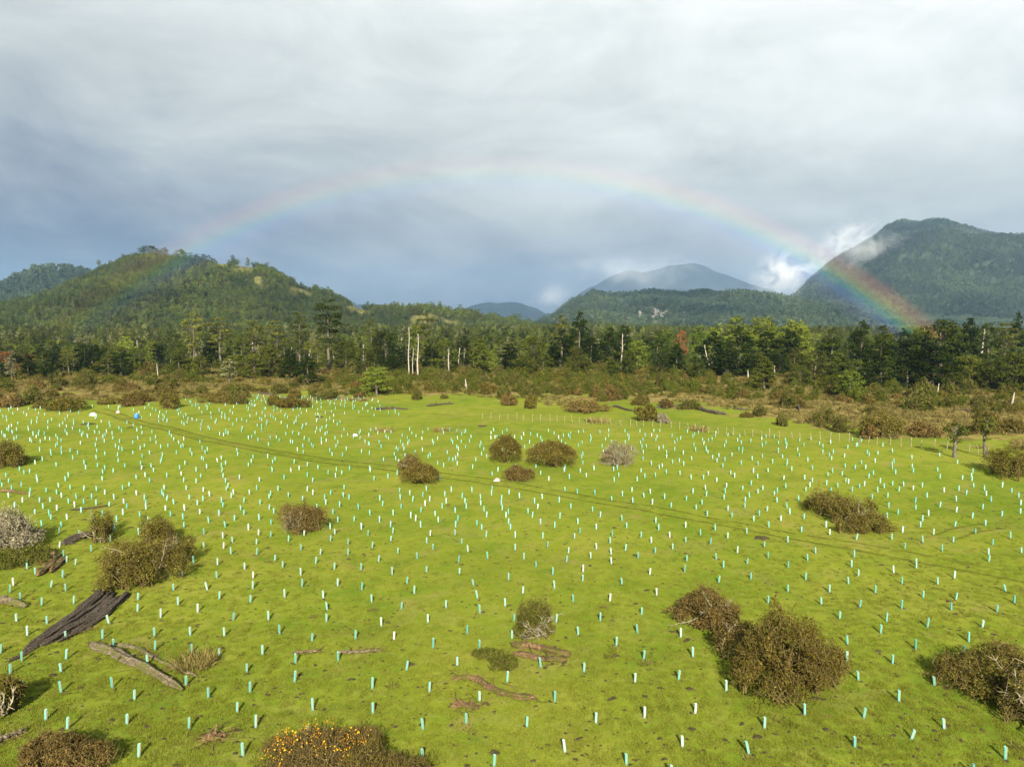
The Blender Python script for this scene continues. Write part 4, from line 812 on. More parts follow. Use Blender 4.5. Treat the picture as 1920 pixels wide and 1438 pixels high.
add_log('fallen_log', [([(1480, 745), (1492, 760), (1500, 772)], .4, .3, .4, .9)], 'darklog', 'dark broken trunk in the bog before the bright green tree', seed=17, stubs=6)
add_log('fallen_log', [([(1150, 762), (1170, 768), (1190, 772)], .3, .2, .2, .9)], 'darklog', 'grey branchy trunk lying behind the fence', seed=18, stubs=6)
add_log('fallen_log', [([(700, 768), (730, 766), (765, 768)], .45, .3, .15, .6)], 'darklog', 'heap of dark branches among the farthest shelters', seed=19, stubs=7)
add_log('fallen_log', [([(800, 762), (825, 759), (850, 757)], .4, .25, .12, .6)], 'darklog', 'dark branch pile on green grass beyond the shelters', seed=20, stubs=6)
add_log('fallen_log', [([(1230, 765), (1270, 762), (1300, 758)], .4, .3, .2, .8)], 'darklog', 'long dark log on bright grass beside the bog', seed=21, stubs=3)
ORD0 = ['leftmost', 'second from left', 'third from left', 'fourth from left', 'fifth from left', 'sixth from left', 'seventh from left', 'eighth from left', 'rightmost']
for k, (x, y, w) in enumerate([(1560, 755, 40), (1630, 750, 50), (1700, 744, 60), (1760, 752, 46), (1840, 748, 50), (1500, 752, 36), (1680, 760, 44), (1800, 770, 40), (1390, 768, 30), (620, 742, 60), (660, 738, 40), (500, 738, 40)]):
    a = rng.uniform(-4, 4); add_log('fallen_log', [([(x-w/2, y-a), (x, y+rng.uniform(-2, 2)), (x+w/2, y+a)], .32, .2, .15, .8)], 'darklog' if k % 3 else 'log', (ORD0[sorted([1560, 1630, 1700, 1760, 1840, 1500, 1680, 1800, 1390]).index(x)] + ' log lying in the tan bog grass' if x > 1300 else ORD0[[500, 620, 660].index(x)] + ' log in the scrub beyond the far shelters'), seed=30+k, stubs=5)['group'] = 'logs lying in the bog'
def soil_mesh(r, rx, ry, h, n=11):
    a = np.linspace(0, 2*math.pi, n, endpoint=False); k = r.uniform(.55, 1.15, n); k2 = k*r.uniform(.45, .65, n)
    V = np.concatenate([np.column_stack([np.cos(a)*rx*k, np.sin(a)*ry*k, np.full(n, -.03)]), np.column_stack([np.cos(a)*rx*k2, np.sin(a)*ry*k2, h*r.uniform(.5, 1.2, n)]), [[0, 0, h*.7]]])
    i = np.arange(n); return V, np.stack([i, (i+1) % n, n+(i+1) % n, n+i], 1), np.stack([n+i, n+(i+1) % n, np.full(n, 2*n)], 1)
for k, (x, y, w, lb) in enumerate([(1428, 1009, 36, 'bare brown soil patch on the wheel track'), (165, 795, 30, 'dark soil patch below the white tarp'), (905, 799, 22, 'dark soil hump on the bare green strip'), (245, 802, 16, 'small dark soil patch below the blue container'), (600, 782, 20, 'dark soil patch among the far shelters')]):
    p = at(x, y); sc = ppm(p); V, q, t3 = soil_mesh(np.random.default_rng(k+40), w/2/sc, w/2/sc*.9, .16, 16); g = Geo(); g.add(V, q); g.F[(0, 3)] = [np.asarray(t3, np.int32)]; g.T[(0, 3)] = [np.full(len(t3), .5)]
    tag(obj('soil_patch', g.mesh('soil_patch', [M['peat']]), None, p), lb, 'soil')

# alike trees and bushes are told apart by the marked thing they stand nearest to, then by their order from the left
MARK = [(u, {'rust coloured tree at the picture edge beside dark evergreens': 'the rust tree at the edge', 'rust coloured tree between two dark evergreens': 'the inner rust tree', 'thick pale trunk among olive trees': 'the thick pale trunk', 'round dark green tree standing alone at the bog edge': 'the lone round dark tree', 'tallest broad olive tree breaking the tree line': 'the tallest olive tree',
    'round yellowish brown tree at the pasture edge': 'the yellowish round tree', 'tallest thin white trunk of the cluster in mid tree line': 'the tallest white trunk', 'grey broken stump trunk standing in the mid bog': 'the grey broken stump', 'tall straight bare trunk behind the small conical tree': 'the tall straight bare trunk', 'rust brown tree top between yellow green and dark trees': 'the rust brown tree top', 'leaning bleached trunk before the darkest evergreens': 'the leaning bleached trunk',
    'broad conical green tree standing alone in the tan bog': 'the lone conical tree', 'bright green leafy bush tree glowing at the bog edge': 'the bright green bush tree', 'tall forked bleached trunk above the scrub near the frame edge': 'the forked bleached trunk', 'short pale stump trunk at the frame edge of the bog': 'the pale stump trunk'}.get(l)) for u, l in TLAND]
MARK = [m for m in MARK if m[1]] + [(at(260, 700)[0]/at(260, 700)[1], 'the dark evergreens below the hill'), (at(957, 700)[0]/at(957, 700)[1], 'the gap below the far blue hill'), (at(1690, 700)[0]/at(1690, 700)[1], 'the foot of the rainbow')]
ORD = ['leftmost', 'second from left', 'third from left', 'fourth from left', 'fifth from left', 'sixth from left', 'seventh from left', 'eighth from left', 'ninth from left', 'tenth from left']
def tell_apart():
    G = {}
    for e, p, art in LATER:
        u = p[0]/p[1]; mk = min(MARK, key=lambda m: abs(m[0]-u))[1]; G.setdefault((art, mk), []).append((u, e))
    for (art, mk), L in G.items():
        L.sort(key=lambda q: q[0]); grp = art + 's around ' + mk
        for k, (u, e) in enumerate(L):
            e['group'] = grp; e['label'] = (art + ' near ' + mk) if len(L) == 1 else ((ORD[k] + ' ' if k < len(ORD) else 'last ') + art + ' near ' + mk)
tell_apart()

# ------------------------------------------------------------------ tree shelters
def plastic(name, use_attr):
    m, nt, out = new_mat(name)
    t = attr(nt, 'tint') if use_attr else nd(nt, 'ShaderNodeObjectInfo').outputs['Random']
    c = ramp(nt, t, [(0, (.085, .30, .23)), (.4, (.14, .385, .295)), (.8, (.235, .46, .37)), (.93, (.36, .53, .45)), (1.0, (.52, .59, .51))])
    v = nd(nt, 'ShaderNodeTexCoord').outputs['Object']
    c = mix(nt, ramp(nt, noise(nt, v, 7, 4, .6), [(.55, 0), (.75, .35)]), c, (.35, .36, .24))
    if not use_attr:
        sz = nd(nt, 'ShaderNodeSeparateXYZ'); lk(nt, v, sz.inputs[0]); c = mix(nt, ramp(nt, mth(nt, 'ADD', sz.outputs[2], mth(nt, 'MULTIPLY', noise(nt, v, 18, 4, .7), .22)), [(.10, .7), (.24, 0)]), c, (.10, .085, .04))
    b = nd(nt, 'ShaderNodeBsdfPrincipled'); lk(nt, c, b.inputs['Base Color']); b.inputs['Roughness'].default_value = .45
    tr = nd(nt, 'ShaderNodeBsdfTranslucent'); lk(nt, c, tr.inputs[0]); s = nd(nt, 'ShaderNodeMixShader'); s.inputs[0].default_value = .3
    lk(nt, b.outputs[0], s.inputs[1]); lk(nt, tr.outputs[0], s.inputs[2]); lk(nt, s.outputs[0], out.inputs[0]); return m
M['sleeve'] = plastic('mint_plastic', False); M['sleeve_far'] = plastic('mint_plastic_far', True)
SH, SW = .525, .046
def sleeve_mesh(seed):
    r = np.random.default_rng(seed); g = Geo(); prof = []
    for cx, cy in ((-1, -1), (1, -1), (1, 1), (-1, 1)):         # square tube with soft folded corners
        for dx_, dy_ in ((0, .82), (.82, 0)) if cx*cy > 0 else ((.82, 0), (0, .82)):
            prof.append((cx*(1 if dx_ == 0 else .80), cy*(1 if dy_ == 0 else .80)))
    prof = np.array(prof); n = len(prof); rings = []
    for z, w in ((0, 1.03), (.16, 1.0), (.33, .97+r.normal(0, .015)), (.5, 1.0), (SH, 1.05)):
        rings.append(np.column_stack([prof*SW*w, np.full(n, z)+(r.normal(0, .006, n) if z == SH else 0)]))
    for z, w in ((SH, .93), (.06, .88)): rings.append(np.column_stack([prof*SW*w, np.full(n, z)]))
    i = np.arange(n); V = np.concatenate(rings)
    g.add(V, np.concatenate([np.stack([k*n+i, k*n+(i+1) % n, (k+1)*n+(i+1) % n, (k+1)*n+i], 1) for k in range(len(rings)-1)])); return g.mesh('sleeve', [M['sleeve']])
def box(x0, x1, y0, y1, z0, z1):
    V = np.array([[x, y, z] for z in (z0, z1) for y in (y0, y1) for x in (x0, x1)]); return V, np.array([[0, 2, 3, 1], [4, 5, 7, 6], [0, 1, 5, 4], [2, 6, 7, 3], [0, 4, 6, 2], [1, 3, 7, 5]])
M['stake'] = wood_mat('split_stake', (.16, .125, .08), (.26, .21, .135), (.36, .30, .20), bstr=.2)
SLV = [sleeve_mesh(k) for k in range(4)]
gk = Geo(); V, q = box(SW*1.06, SW*1.06+.022, -.012, .012, -.05, SH*.97); V[4:, 2] += np.array([.02, 0, .01, 0]); gk.add(V, q); STK = gk.mesh('stake', [M['stake']])
SOIL = []
for k in range(5):
    V, q, t3 = soil_mesh(np.random.default_rng(k+70), .17, .13, .045, 9); g = Geo(); g.add(V, q); g.F[(0, 3)] = [np.asarray(t3, np.int32)]; g.T[(0, 3)] = [np.full(len(t3), .5)]; SOIL.append(g.mesh('dug_soil', [M['peat']]))
RAW = {(0, 1060): """152,20 200,50 77,112 287,122 352,70 57,152 117,192 235,224 371,143 415,215 94,315 265,327 154,395 372,415 5,493 124,538 371,528 58,608 344,600 346,715 120,708 258,868 379,920 577,413 643,457 614,327 829,557 870,397 873,475 905,293 777,193 774,258 977,140 1024,68 1002,222 1113,262 1167,138 1220,72 1234,188 1313,307 1409,208 1422,130 1424,72 1376,22 1590,10 1692,55 1699,120 1602,178 1510,308 1572,385 1755,425 1820,187 1840,250 1836,315 1900,115 1881,22 1070,392 1262,398 1080,488 1234,513 1477,500 1663,548 1902,535 1390,598 1657,655 1407,713 1760,812 1336,823 1440,910 1172,743 1047,675 634,687 758,753 715,890 1066,920 1734,967 781,1075 1367,1070""",
 (640, 1060): """111,28 287,52 369,103 410,158 115,140 170,207 338,245 226,340 80,412 296,415 487,320 588,238 480,38 665,48 745,112 767,185 780,268 708,385 516,465 777,467 941,80 921,228 972,312 960,410 1021,158 1189,52 1199,130 1209,318 1095,10 1360,36 1357,88 1304,205 1334,393 1455,312 1510,200 1578,107 1735,52 1773,167 1688,275 1665,380 1546,453 1700,527 1910,403 1896,643 1366,597 1122,573 932,655 652,563 366,587 175,692 496,710 178,830 460,920 457,1100 704,890 778,760 1043,905 1200,765 1431,885 1652,655 1705,855 1258,1048 1603,1117 859,1128 1918,1018 1850,1195 20,1080""",
 (1280, 1060): """10,38 202,97 228,12 383,77 592,14 691,80 591,148 480,214 780,220 825,152 932,105 988,60 950,10 1186,42 1233,105 1314,17 1083,156 996,235 883,298 1230,243 1146,315 1113,382 1352,180 1434,107 1528,72 1536,192 1510,253 1376,347 1310,472 1609,430 1584,497 1686,347 1768,262 1864,213 1818,147 927,443 922,540 988,643 58,515 245,705 70,830 686,838 459,913 373,1062 1018,855 1215,765 1285,975 967,1020 1471,920 1813,1090 1627,1175 1180,553 1416,675""",
 (0, 700): """12,637 28,637 120,637 66,658 170,667 166,695 48,698 126,725 82,752 198,790 223,725 243,760 260,668 282,722 320,678 347,698 320,768 278,800 286,820 330,640 396,650 431,705 386,730 472,658 473,733 420,752 457,783 517,705 541,740 590,680 543,660 642,708 691,655 614,748 576,800 697,730 714,758 692,795 768,685 812,710 822,765 820,740 727,635 910,680 921,695 938,715 978,735 931,770 960,805 1030,820 1038,770 924,650 1048,655 1065,708 1111,740 1143,665 1142,718 1180,692 1124,790 1233,800 1175,840 1148,906 1035,868 1246,725 1254,752 1273,660 1300,700 1313,680 1282,640 1268,865 1254,928 1258,985 1148,980 1090,1068 1300,1018 1307,950 1224,1078 1319,827 1355,768 1372,725 1372,795 1398,880 1404,680 1444,655 1463,738 1458,825 1454,910 1443,962 1443,1022 1521,685 1514,705 1515,765 1541,787 1525,850 1523,920 1564,660 1547,1055 1587,1078 1622,695 1622,945 1694,995 1711,912 1702,715 1728,662 1760,682 1780,765 1776,1070 1802,1018 1826,710 1833,738 1858,875 1873,790 1860,682 1858,945 1884,905 1900,835 1910,750 787,805 793,875 780,905 833,835 447,912 345,865 333,900 378,820 237,860 334,982 359,1030 376,1062 424,1078 153,1080 515,1003 620,948 638,895 645,868 657,833 532,840 1042,1030""",
 (640, 700): """12,695 43,708 15,650 98,765 162,797 72,830 113,877 150,913 38,965 38,1020 209,1060 174,985 215,836 217,715 232,745 292,797 277,863 290,900 278,943 319,1012 336,760 329,668 332,708 386,683 401,720 391,812 418,830 447,780 447,865 427,1042 481,955 515,992 500,915 472,745 459,695 479,660 497,718 528,800 546,836 568,760 583,690 590,730 641,783 655,830 643,865 641,908 619,665 659,1062 678,958 713,1003 680,700 696,730 703,760 735,668 763,853 790,878 803,775 784,740 783,705 817,808 814,922 823,1043 845,685 848,655 902,710 900,740 905,768 926,810 940,790 941,845 952,877 943,678 978,925 978,995 1002,700 1027,1045 1050,787 1074,810 1087,730 1104,760 1121,846 1130,705 1133,928 1159,978 1097,1078 1200,867 1229,815 1225,725 1290,760 1276,1012 1265,1062 1312,928 1341,900 1331,845 1412,777 1434,875 1435,990 1403,1040 1456,807 1521,715 1524,918 1511,955 1518,1018 1519,1072 1579,828 1605,868 1597,998 1640,727 1685,922 1703,697 1749,735 1743,953 1764,1010 1768,840 1784,882 1818,705 1847,922 1855,752 1862,990 1669,1040 1738,675 1634,665 1581,690 1427,683 1327,677 1258,662""",
 (1280, 700): """57,675 20,715 76,765 108,737 132,692 129,655 138,803 17,865 17,950 23,1055 100,912 156,960 183,882 189,1047 227,1075 254,928 254,772 276,810 232,708 239,673 246,640 351,722 350,755 336,655 360,900 307,1010 362,1073 375,698 384,628 400,830 431,800 423,675 450,655 474,773 485,865 459,977 480,1037 552,828 531,725 515,685 532,670 587,758 603,790 591,950 580,645 592,1075 652,718 668,892 682,817 692,662 703,1053 716,638 747,1012 806,865 827,907 809,628 834,668 872,640 946,1078 965,1033 976,935 952,665 932,620 994,645 1021,633 1066,705 1098,668 1133,645 1153,697 1159,755 1150,812 1180,630 1176,935 1210,793 1216,663 1236,895 1248,983 1243,633 1297,655 1308,728 1310,765 1347,640 1349,830 1337,865 1350,950 1374,698 1383,800 1411,907 1446,752 1460,1000 1470,667 1539,718 1539,780 1531,860 1521,950 1553,660 1594,683 1636,640 1629,815 1646,900 1687,763 1697,658 1708,687 1703,855 1720,1020 1721,1058 1735,720 1743,965 1795,803 1797,640 1844,928 1849,670 1889,697 1901,740 1899,787 1906,1012 1313,1078"""}
pts = []
for (ox, oy), s in RAW.items():
    for w in s.split():
        a, b2 = map(float, w.split(',')); q = (ox+a/3, oy+b2/3)
        if all(abs(q[0]-u)+abs(q[1]-v) > 7 for u, v in pts[-400:]): pts.append(q)
pts.sort(key=lambda q: -q[1])
SPEC = [((86, 1349), 'deep green tree shelter in the shade of the bush on pale trunks'), ((40, 1296), 'dark green shaded tree shelter behind the bush on pale trunks'), ((1708, 1385), 'tree shelter leaning hardest, beside the arching bush with pale limbs'), ((1673, 1244), 'dark tree shelter inside the far tip of the arching bush shadow'), ((1752, 1285), 'half hidden dark tree shelter beside the arching bush shadow'),
        ((792, 1427), 'tree shelter in shade right of the yellow leaved bush'), ((578, 1382), 'tree shelter rising just above the yellow leaved bush'), ((646, 1420), 'tree shelter swallowed by the yellow leaved bush'), ((1059, 1409), 'near tree shelter tilted over beside a dark stick'), ((276, 1245), 'tree shelter half hidden behind the thick weathered log'), ((214, 1212), 'tree shelter behind the root end of the thick weathered log'), ((349, 1285), 'tree shelter at the tip of the thin fallen log'),
        ((950, 1278), 'tree shelter below the low creeping shrub'), ((1014, 1251), 'tree shelter in front of the flat rotten log'), ((899, 1313), 'tree shelter before the middle of the bent rotten log'), ((260, 1418), 'tree shelter nearest the bottom left corner, right of the dark bush'), ((1884, 1423), 'tree shelter closest to the bottom right corner'), ((926, 1436), 'tree shelter standing lowest in the middle of the frame'), ((126, 1367), 'tree shelter just above the dark bush at the bottom edge'), ((1174, 1432), 'bottom row tree shelter with a dark shadow leaning left behind it')]
NEAR = pts[:300]; sh = []; BYL = {}; r = np.random.default_rng(5)
for (x, y) in NEAR:
    p = at(x, y); e = empty('tree_shelter', p-[0, 0, .02], r.uniform(-.5, .5), (1.05, 1.05, r.uniform(.90, 1.14)))
    tl = .045 if r.uniform() < .8 else .11
    e.rotation_euler = (r.normal(0, tl), r.normal(0, tl), e.rotation_euler[2])
    if abs(x-1708) < 2 and abs(y-1385) < 2: e.rotation_euler[1] = .22
    if abs(x-1059) < 2: e.rotation_euler[1] = -.13
    obj('sleeve', SLV[r.integers(4)], e); obj('stake', STK, e)
    s = obj('dug_soil', SOIL[r.integers(5)], e, (r.uniform(-.25, .25), r.uniform(-.16, .10), .012)); s.rotation_euler[2] = r.uniform(0, 6.28); k = r.uniform(.55, 1.15); s.scale = (k, k, k)
    e['category'] = 'tree shelter'; sh.append((e, p, x, y))
for (sx, sy), lb in SPEC:
    e, p, x, y = min(sh, key=lambda q: (q[2]-sx)**2+(q[3]-sy)**2 + (1e9 if 'label' in q[0] else 0)); e['label'] = lb; e['group'] = 'tree shelters singled out by what stands beside them'
for e, p, x, y in sh:
    if 'label' in e: continue
    m = min(LAND, key=lambda q: (p[0]-q[0])**2+(p[1]-q[1])**2); BYL.setdefault(m[2], []).append((math.hypot(p[0]-m[0], p[1]-m[1]), p[0]-m[0], p[1]-m[1], e))
for ph, L in BYL.items():
    L.sort(key=lambda q: q[0])
    for k, (d, ddx, ddy, e) in enumerate(L):
        if k < 8: e['label'] = 'mint tree shelter ' + ['closest', 'second closest', 'third closest', 'fourth closest', 'fifth closest', 'sixth closest', 'seventh closest', 'eighth closest'][k] + ' to ' + ph; e['group'] = 'tree shelters around ' + ph
        else:
            sd = ('right of' if ddx > 0 else 'left of') if abs(ddx) > abs(ddy) else ('behind' if ddy > 0 else 'in front of')
            e['label'] = 'mint tree shelter standing well ' + sd + ' ' + ph; e['group'] = 'tree shelters well ' + sd + ' ' + ph
# the far shelters as one mass
far_p = [at(*q)[:2] for q in pts[300:]]
TB = [(0, 757), (90, 755), (200, 763), (330, 750), (480, 742), (700, 748), (745, 772), (765, 801), (900, 806), (1280, 810), (1450, 818), (1600, 826), (1700, 845), (1800, 862), (1920, 908), (2000, 960)]
r = np.random.default_rng(15); sp_ = 2.62; cand = []
for gx in np.arange(-140, 125, sp_):
    for gy in np.arange(60, 175, sp_): cand.append((gx+r.uniform(-1.25, 1.25), gy+r.uniform(-1.25, 1.25)))
cand = np.array(cand); cx_, cy_ = px_of(cand[:, 0], cand[:, 1], gz(cand[:, 0], cand[:, 1]))
ymin = np.interp(cx_, [a for a, _ in TB], [b2 for _, b2 in TB])
ok = (cx_ > -12) & (cx_ < 1935) & (cy_ < 906) & (cy_ > ymin) & ~((cx_ > 640) & (cy_ > 781) & (cy_ < 804)) & (r.uniform(size=len(cand)) < .9)
for (x, y) in cand[ok]:
    if np.min((TRACK[:, 0]-x)**2+(TRACK[:, 1]-y)**2) < 1.7**2: continue
    if any(((x-a)/(rx+.1))**2+((y-b2)/(ry+.1))**2 < 1 for a, b2, rx, ry in BLOCK): continue
    far_p.append((x, y))
far_p = np.array(far_p); n = len(far_p); g = Geo(); ang = r.uniform(-.6, .6, n); h = SH*r.uniform(.9, 1.12, n); lean = r.normal(0, .05, (n, 2)); z0 = gz(far_p[:, 0], far_p[:, 1])
tint = np.clip(r.beta(2.0, 1.4, n), 0, 1); tw = SW*1.16; V = []
for (zf, w) in ((0, 1), (1, 1.03), (1, .9), (.1, .88)):
    for k in range(4):
        a = ang + math.pi/4 + k*math.pi/2; rad = tw*1.414*w
        V.append(np.stack([far_p[:, 0]+np.cos(a)*rad+lean[:, 0]*h*zf, far_p[:, 1]+np.sin(a)*rad+lean[:, 1]*h*zf, z0+h*zf-.02*(zf == 0)], 1))
V = np.stack(V, 1).reshape(-1, 3); i = np.arange(n)[:, None]*16
for lev in range(3):
    for k in range(4): g.add(np.zeros((0, 3)), i+np.array([[lev*4+k, lev*4+(k+1) % 4, lev*4+4+(k+1) % 4, lev*4+4+k]]), tint)
g.V = [V]; g.n = len(V)
tag(obj('tree_shelters', g.mesh('tree_shelters', [M['sleeve_far']])), 'hundreds of small mint tree shelters dotted over the farther pasture', kind='stuff')

# ------------------------------------------------------------------ clods, tussocks and grass
def inside(x, y, pad=0): return any(((x-a)/(rx+pad))**2+((y-b2)/(ry+pad))**2 < 1 for a, b2, rx, ry in BLOCK)
r = np.random.default_rng(25); g = Geo(); n = 0
while n < 3200:
    y = 22*math.exp(r.uniform(0, 1.75)); x = r.uniform(-1, 1)*y*.78
    s = r.uniform(.04, .13)*(1+.8*(r.uniform() < .12)); V, q, t3 = soil_mesh(r, s*r.uniform(1, 1.8), s*r.uniform(.6, 1), s*.30, 7); a = r.uniform(-.6, .6); V = V@np.array([[math.cos(a), math.sin(a), 0], [-math.sin(a), math.cos(a), 0], [0, 0, 1]])
    V += [x, y, float(gz(x, y))+.012]; n0 = g.n; g.add(V, q); g.F.setdefault((0, 3), []).append(np.asarray(t3, np.int32)+n0); g.T.setdefault((0, 3), []).append(np.full(len(t3), .5)); n += 1
tag(obj('soil_clods', g.mesh('soil_clods', [M['peat']])), 'small dark clods and droppings scattered over the grass', kind='stuff')
def tuft(nb, hgt, spread, wid, mk, seed, lean=.5):
    r = np.random.default_rng(seed); a = r.uniform(0, 6.28, nb); rr = spread*np.sqrt(r.uniform(0, 1, nb)); P = np.column_stack([np.cos(a)*rr, np.sin(a)*rr, np.zeros(nb)]); d = unit(np.column_stack([np.cos(a)*lean*rr/spread, np.sin(a)*lean*rr/spread, np.ones(nb)]) + r.normal(0, .28, (nb, 3))); h = hgt*r.uniform(.5, 1.2, (nb, 1))
    s = unit(np.cross(d, r.normal(size=(nb, 3))))*wid*.5; mid = P+d*h*.55; tip = P+d*h+np.column_stack([d[:, :2]*h*.35, -h*.08]); V = np.stack([P-s, P+s, mid+s*.7, tip, mid-s*.7], 1).reshape(-1, 3)
    g = Geo(); g.add(V, np.arange(nb*5).reshape(nb, 5), np.clip(r.normal(.5, .25, nb), 0, 1)); return g.mesh('tuft', [M[mk]])
GT = [tuft(34, .085, .20, .022, 'grass', k) for k in range(4)] + [tuft(26, .17, .16, .020, 'tan', 9), tuft(50, .22, .22, .020, 'tan', 10, .7), tuft(60, .19, .24, .022, 'grass', 11, .7)]
n = 56000; yy = 19*np.exp(r.uniform(0, 1.45, n)); xx = r.uniform(-1, 1, n)*yy*.82
dn = vnoise(xx/1.3, yy/1.3, 90)+.6*vnoise(xx/.5, yy/.5, 91); k = (dn > r.uniform(-2.0, .5, n)) & (r.uniform(size=n) > (yy-36)/44); xx, yy = xx[k], yy[k]; n = len(xx)
gn_scatter('grass', np.column_stack([xx, yy, gz(xx, yy)-.01]), r.uniform(.6, 1.25, n), r.uniform(0, 6.28, n), np.where(vnoise(xx/3.1, yy/3.1, 95)+.5*vnoise(xx/.8, yy/.8, 96) > r.uniform(.6, 5.0, n), np.array([4, 6, 6, 5, 6])[r.integers(0, 5, n)], r.integers(0, 4, n)), GT, 'short yellow green grass tufts over the near pasture')
BT = [tuft(60, .8, .45, .05, 'tan', 20+k, .9) for k in range(3)]
P = []
while len(P) < 9000:
    x = r.uniform(-80, 2000, 4000); d = r.uniform(95, 262, 4000); A = np.arctan((x-960)/F); X, Y = d*np.sin(A), d*np.cos(A); qx, qy = px_of(X, Y, 0*X); k = (np.interp(qx, BX, BY)+22*vnoise(X/11, Y/11, 55)+6*vnoise(X/3, Y/3, 57)-qy > 0) & (vnoise(X/14, Y/14, 56) > r.uniform(-.9, .5, 4000)); P += list(zip(X[k], Y[k]))
P = np.array(P[:9000]); gn_scatter('bog_grass', np.column_stack([P, gz(P[:, 0], P[:, 1])-.02]), r.uniform(.6, 1.5, len(P)), r.uniform(0, 6.28, len(P)), r.integers(0, 3, len(P)), BT, 'tan dry tussock grass covering the bog')
def tussock(x, y, w, hpx, label, seed):
    p = at(x, y); sc = ppm(p); me = tuft(420, hpx/sc, w/2/sc, .035, 'tan', seed, .45); tag(obj('grass_tussock', me, None, p), label, 'tussock')
tussock(365, 1246, 74, 24, 'tan grass tussock behind the thin fallen log', 31); tussock(828, 808, 34, 8, 'low tan tussock at the bare green strip', 32); tussock(1122, 792, 40, 14, 'straw coloured tussock by the fence posts', 33); tussock(720, 808, 40, 7, 'reddish tan tussock beside the farther shelters', 34); tussock(1310, 808, 30, 12, 'straw tussock where the fence bends', 35)

# ------------------------------------------------------------------ wire fence
FP = polyline([(905, 786), (985, 790), (1045, 792), (1120, 796), (1180, 800), (1275, 804), (1340, 814), (1435, 820), (1510, 825), (1590, 829), (1673, 836), (1765, 842), (1815, 847), (1860, 856)], .1)
s_ = np.concatenate([[0], np.cumsum(np.linalg.norm(np.diff(FP, axis=0), axis=1))]); r = np.random.default_rng(44)
fe = empty('wire_fence', (FP[0][0], FP[0][1], float(gz(*FP[0])))); org = np.array(fe.location); tops = []
pm = []
for k in range(4):
    g = Geo(); z = np.linspace(-.2, 1.25, 5); add_tube(g, np.column_stack([.03*np.sin(z*3+k), .02*np.cos(z*2+k), z]), .05*np.linspace(1.1, .85, 5), sides=6, jit=.15, seed=k); pm.append(g.mesh('post', [M['stake']]))
d = 0.0
while d < s_[-1]:
    x, y = np.interp(d, s_, FP[:, 0]), np.interp(d, s_, FP[:, 1]); p = np.array([x, y, float(gz(x, y))]); o = obj('post', pm[r.integers(4)], fe, p-org); o.rotation_euler = (r.normal(0, .06), r.normal(0, .06), r.uniform(0, 6)); o.scale = (1, 1, r.uniform(.8, 1.15)); tops.append(p-org); d += r.uniform(1.0, 1.8)
tops = np.array(tops)
for hgt in (.35, .7, 1.02):
    g = Geo(); V, q = prisms(tops[:-1]+[0, 0, hgt], tops[1:]+[0, 0, hgt], .006, .006); g.add(V, q); obj('wire', g.mesh('wire', [M['stake']]), fe)
tag(fe, 'long low wire fence of pale thin posts between pasture and bog', 'fence')

# ------------------------------------------------------------------ container, tarp, sacks
def plain(name, c, rough=.5):
    m, nt, out = new_mat(name); v = nd(nt, 'ShaderNodeTexCoord').outputs['Object']; b = nd(nt, 'ShaderNodeBsdfPrincipled'); put(nt, b.inputs['Base Color'], mix(nt, ramp(nt, noise(nt, v, 5, 4), [(.45, 0), (.75, .35)]), c, tuple(q*.6 for q in c))); b.inputs['Roughness'].default_value = rough; lk(nt, b.outputs[0], out.inputs[0]); return m
M['blue'] = plain('blue_plastic', (.015, .14, .62)); M['white'] = plain('white_cloth', (.58, .59, .57), .8); M['pink'] = plain('pinkish_sack', (.42, .29, .28), .8)
p = at(256, 784); e = empty('water_container', p); g = Geo(); z = np.array([-.02, .0, .05, .40, .44, .72, .78, .80]); 
V, q, tr = tube(np.column_stack([0*z, 0*z, z]), np.array([.30, .36, .38, .38, .36, .38, .34, .30]), sides=18); g.add(V, q); g.F[(0, 3)] = [np.asarray(tr, np.int32)]; g.T[(0, 3)] = [np.full(len(tr), .5)]; obj('body', g.mesh('body', [M['blue']], True), e)
g = Geo(); add_tube(g, np.array([[.16, 0, .79], [.16, 0, .86]]), .07, sides=10); obj('cap', g.mesh('cap', [M['white']]), e); tag(e, 'bright blue plastic container standing among the far shelters', 'container')
def sack(name, x, y, w, h, mat, label, seed):
    p = at(x, y); sc = ppm(p); r = np.random.default_rng(seed); u, v = np.meshgrid(np.linspace(0, 2*math.pi, 20, endpoint=False), np.linspace(0, math.pi/2, 7)); rx = w/2/sc; hz = h/sc
    k = 1+.22*vnoise(np.cos(u)*2+seed, np.sin(u)*2+v*2, seed)+.12*vnoise(np.cos(u)*5, np.sin(u)*5+v*4, seed+1); V = np.stack([np.cos(u)*np.cos(v)*rx*k, np.sin(u)*np.cos(v)*rx*.7*k, np.sin(v)**.8*hz*k-.02], -1).reshape(-1, 3); F4 = []
    for a in range(6):
        for b2 in range(20): F4.append([a*20+b2, a*20+(b2+1) % 20, (a+1)*20+(b2+1) % 20, (a+1)*20+b2])
    g = Geo(); g.add(V, F4); tag(obj(name, g.mesh(name, [M[mat]], True), None, p), label, 'sack' if name == 'sack' else 'tarp')
sack('tarp', 174, 779, 13, 5, 'white', 'small white tarp heap at the start of the wheel track', 1); sack('sack', 221, 774, 8, 4, 'pink', 'pinkish sack between the white tarp and the blue container', 2); sack('sack', 932, 901, 14, 4.5, 'pink', 'pink and white sack lying beside the small tan bush', 3); sack('sack', 666, 817, 9, 4, 'white', 'white sack alone on the grass left of the bare strip', 4)

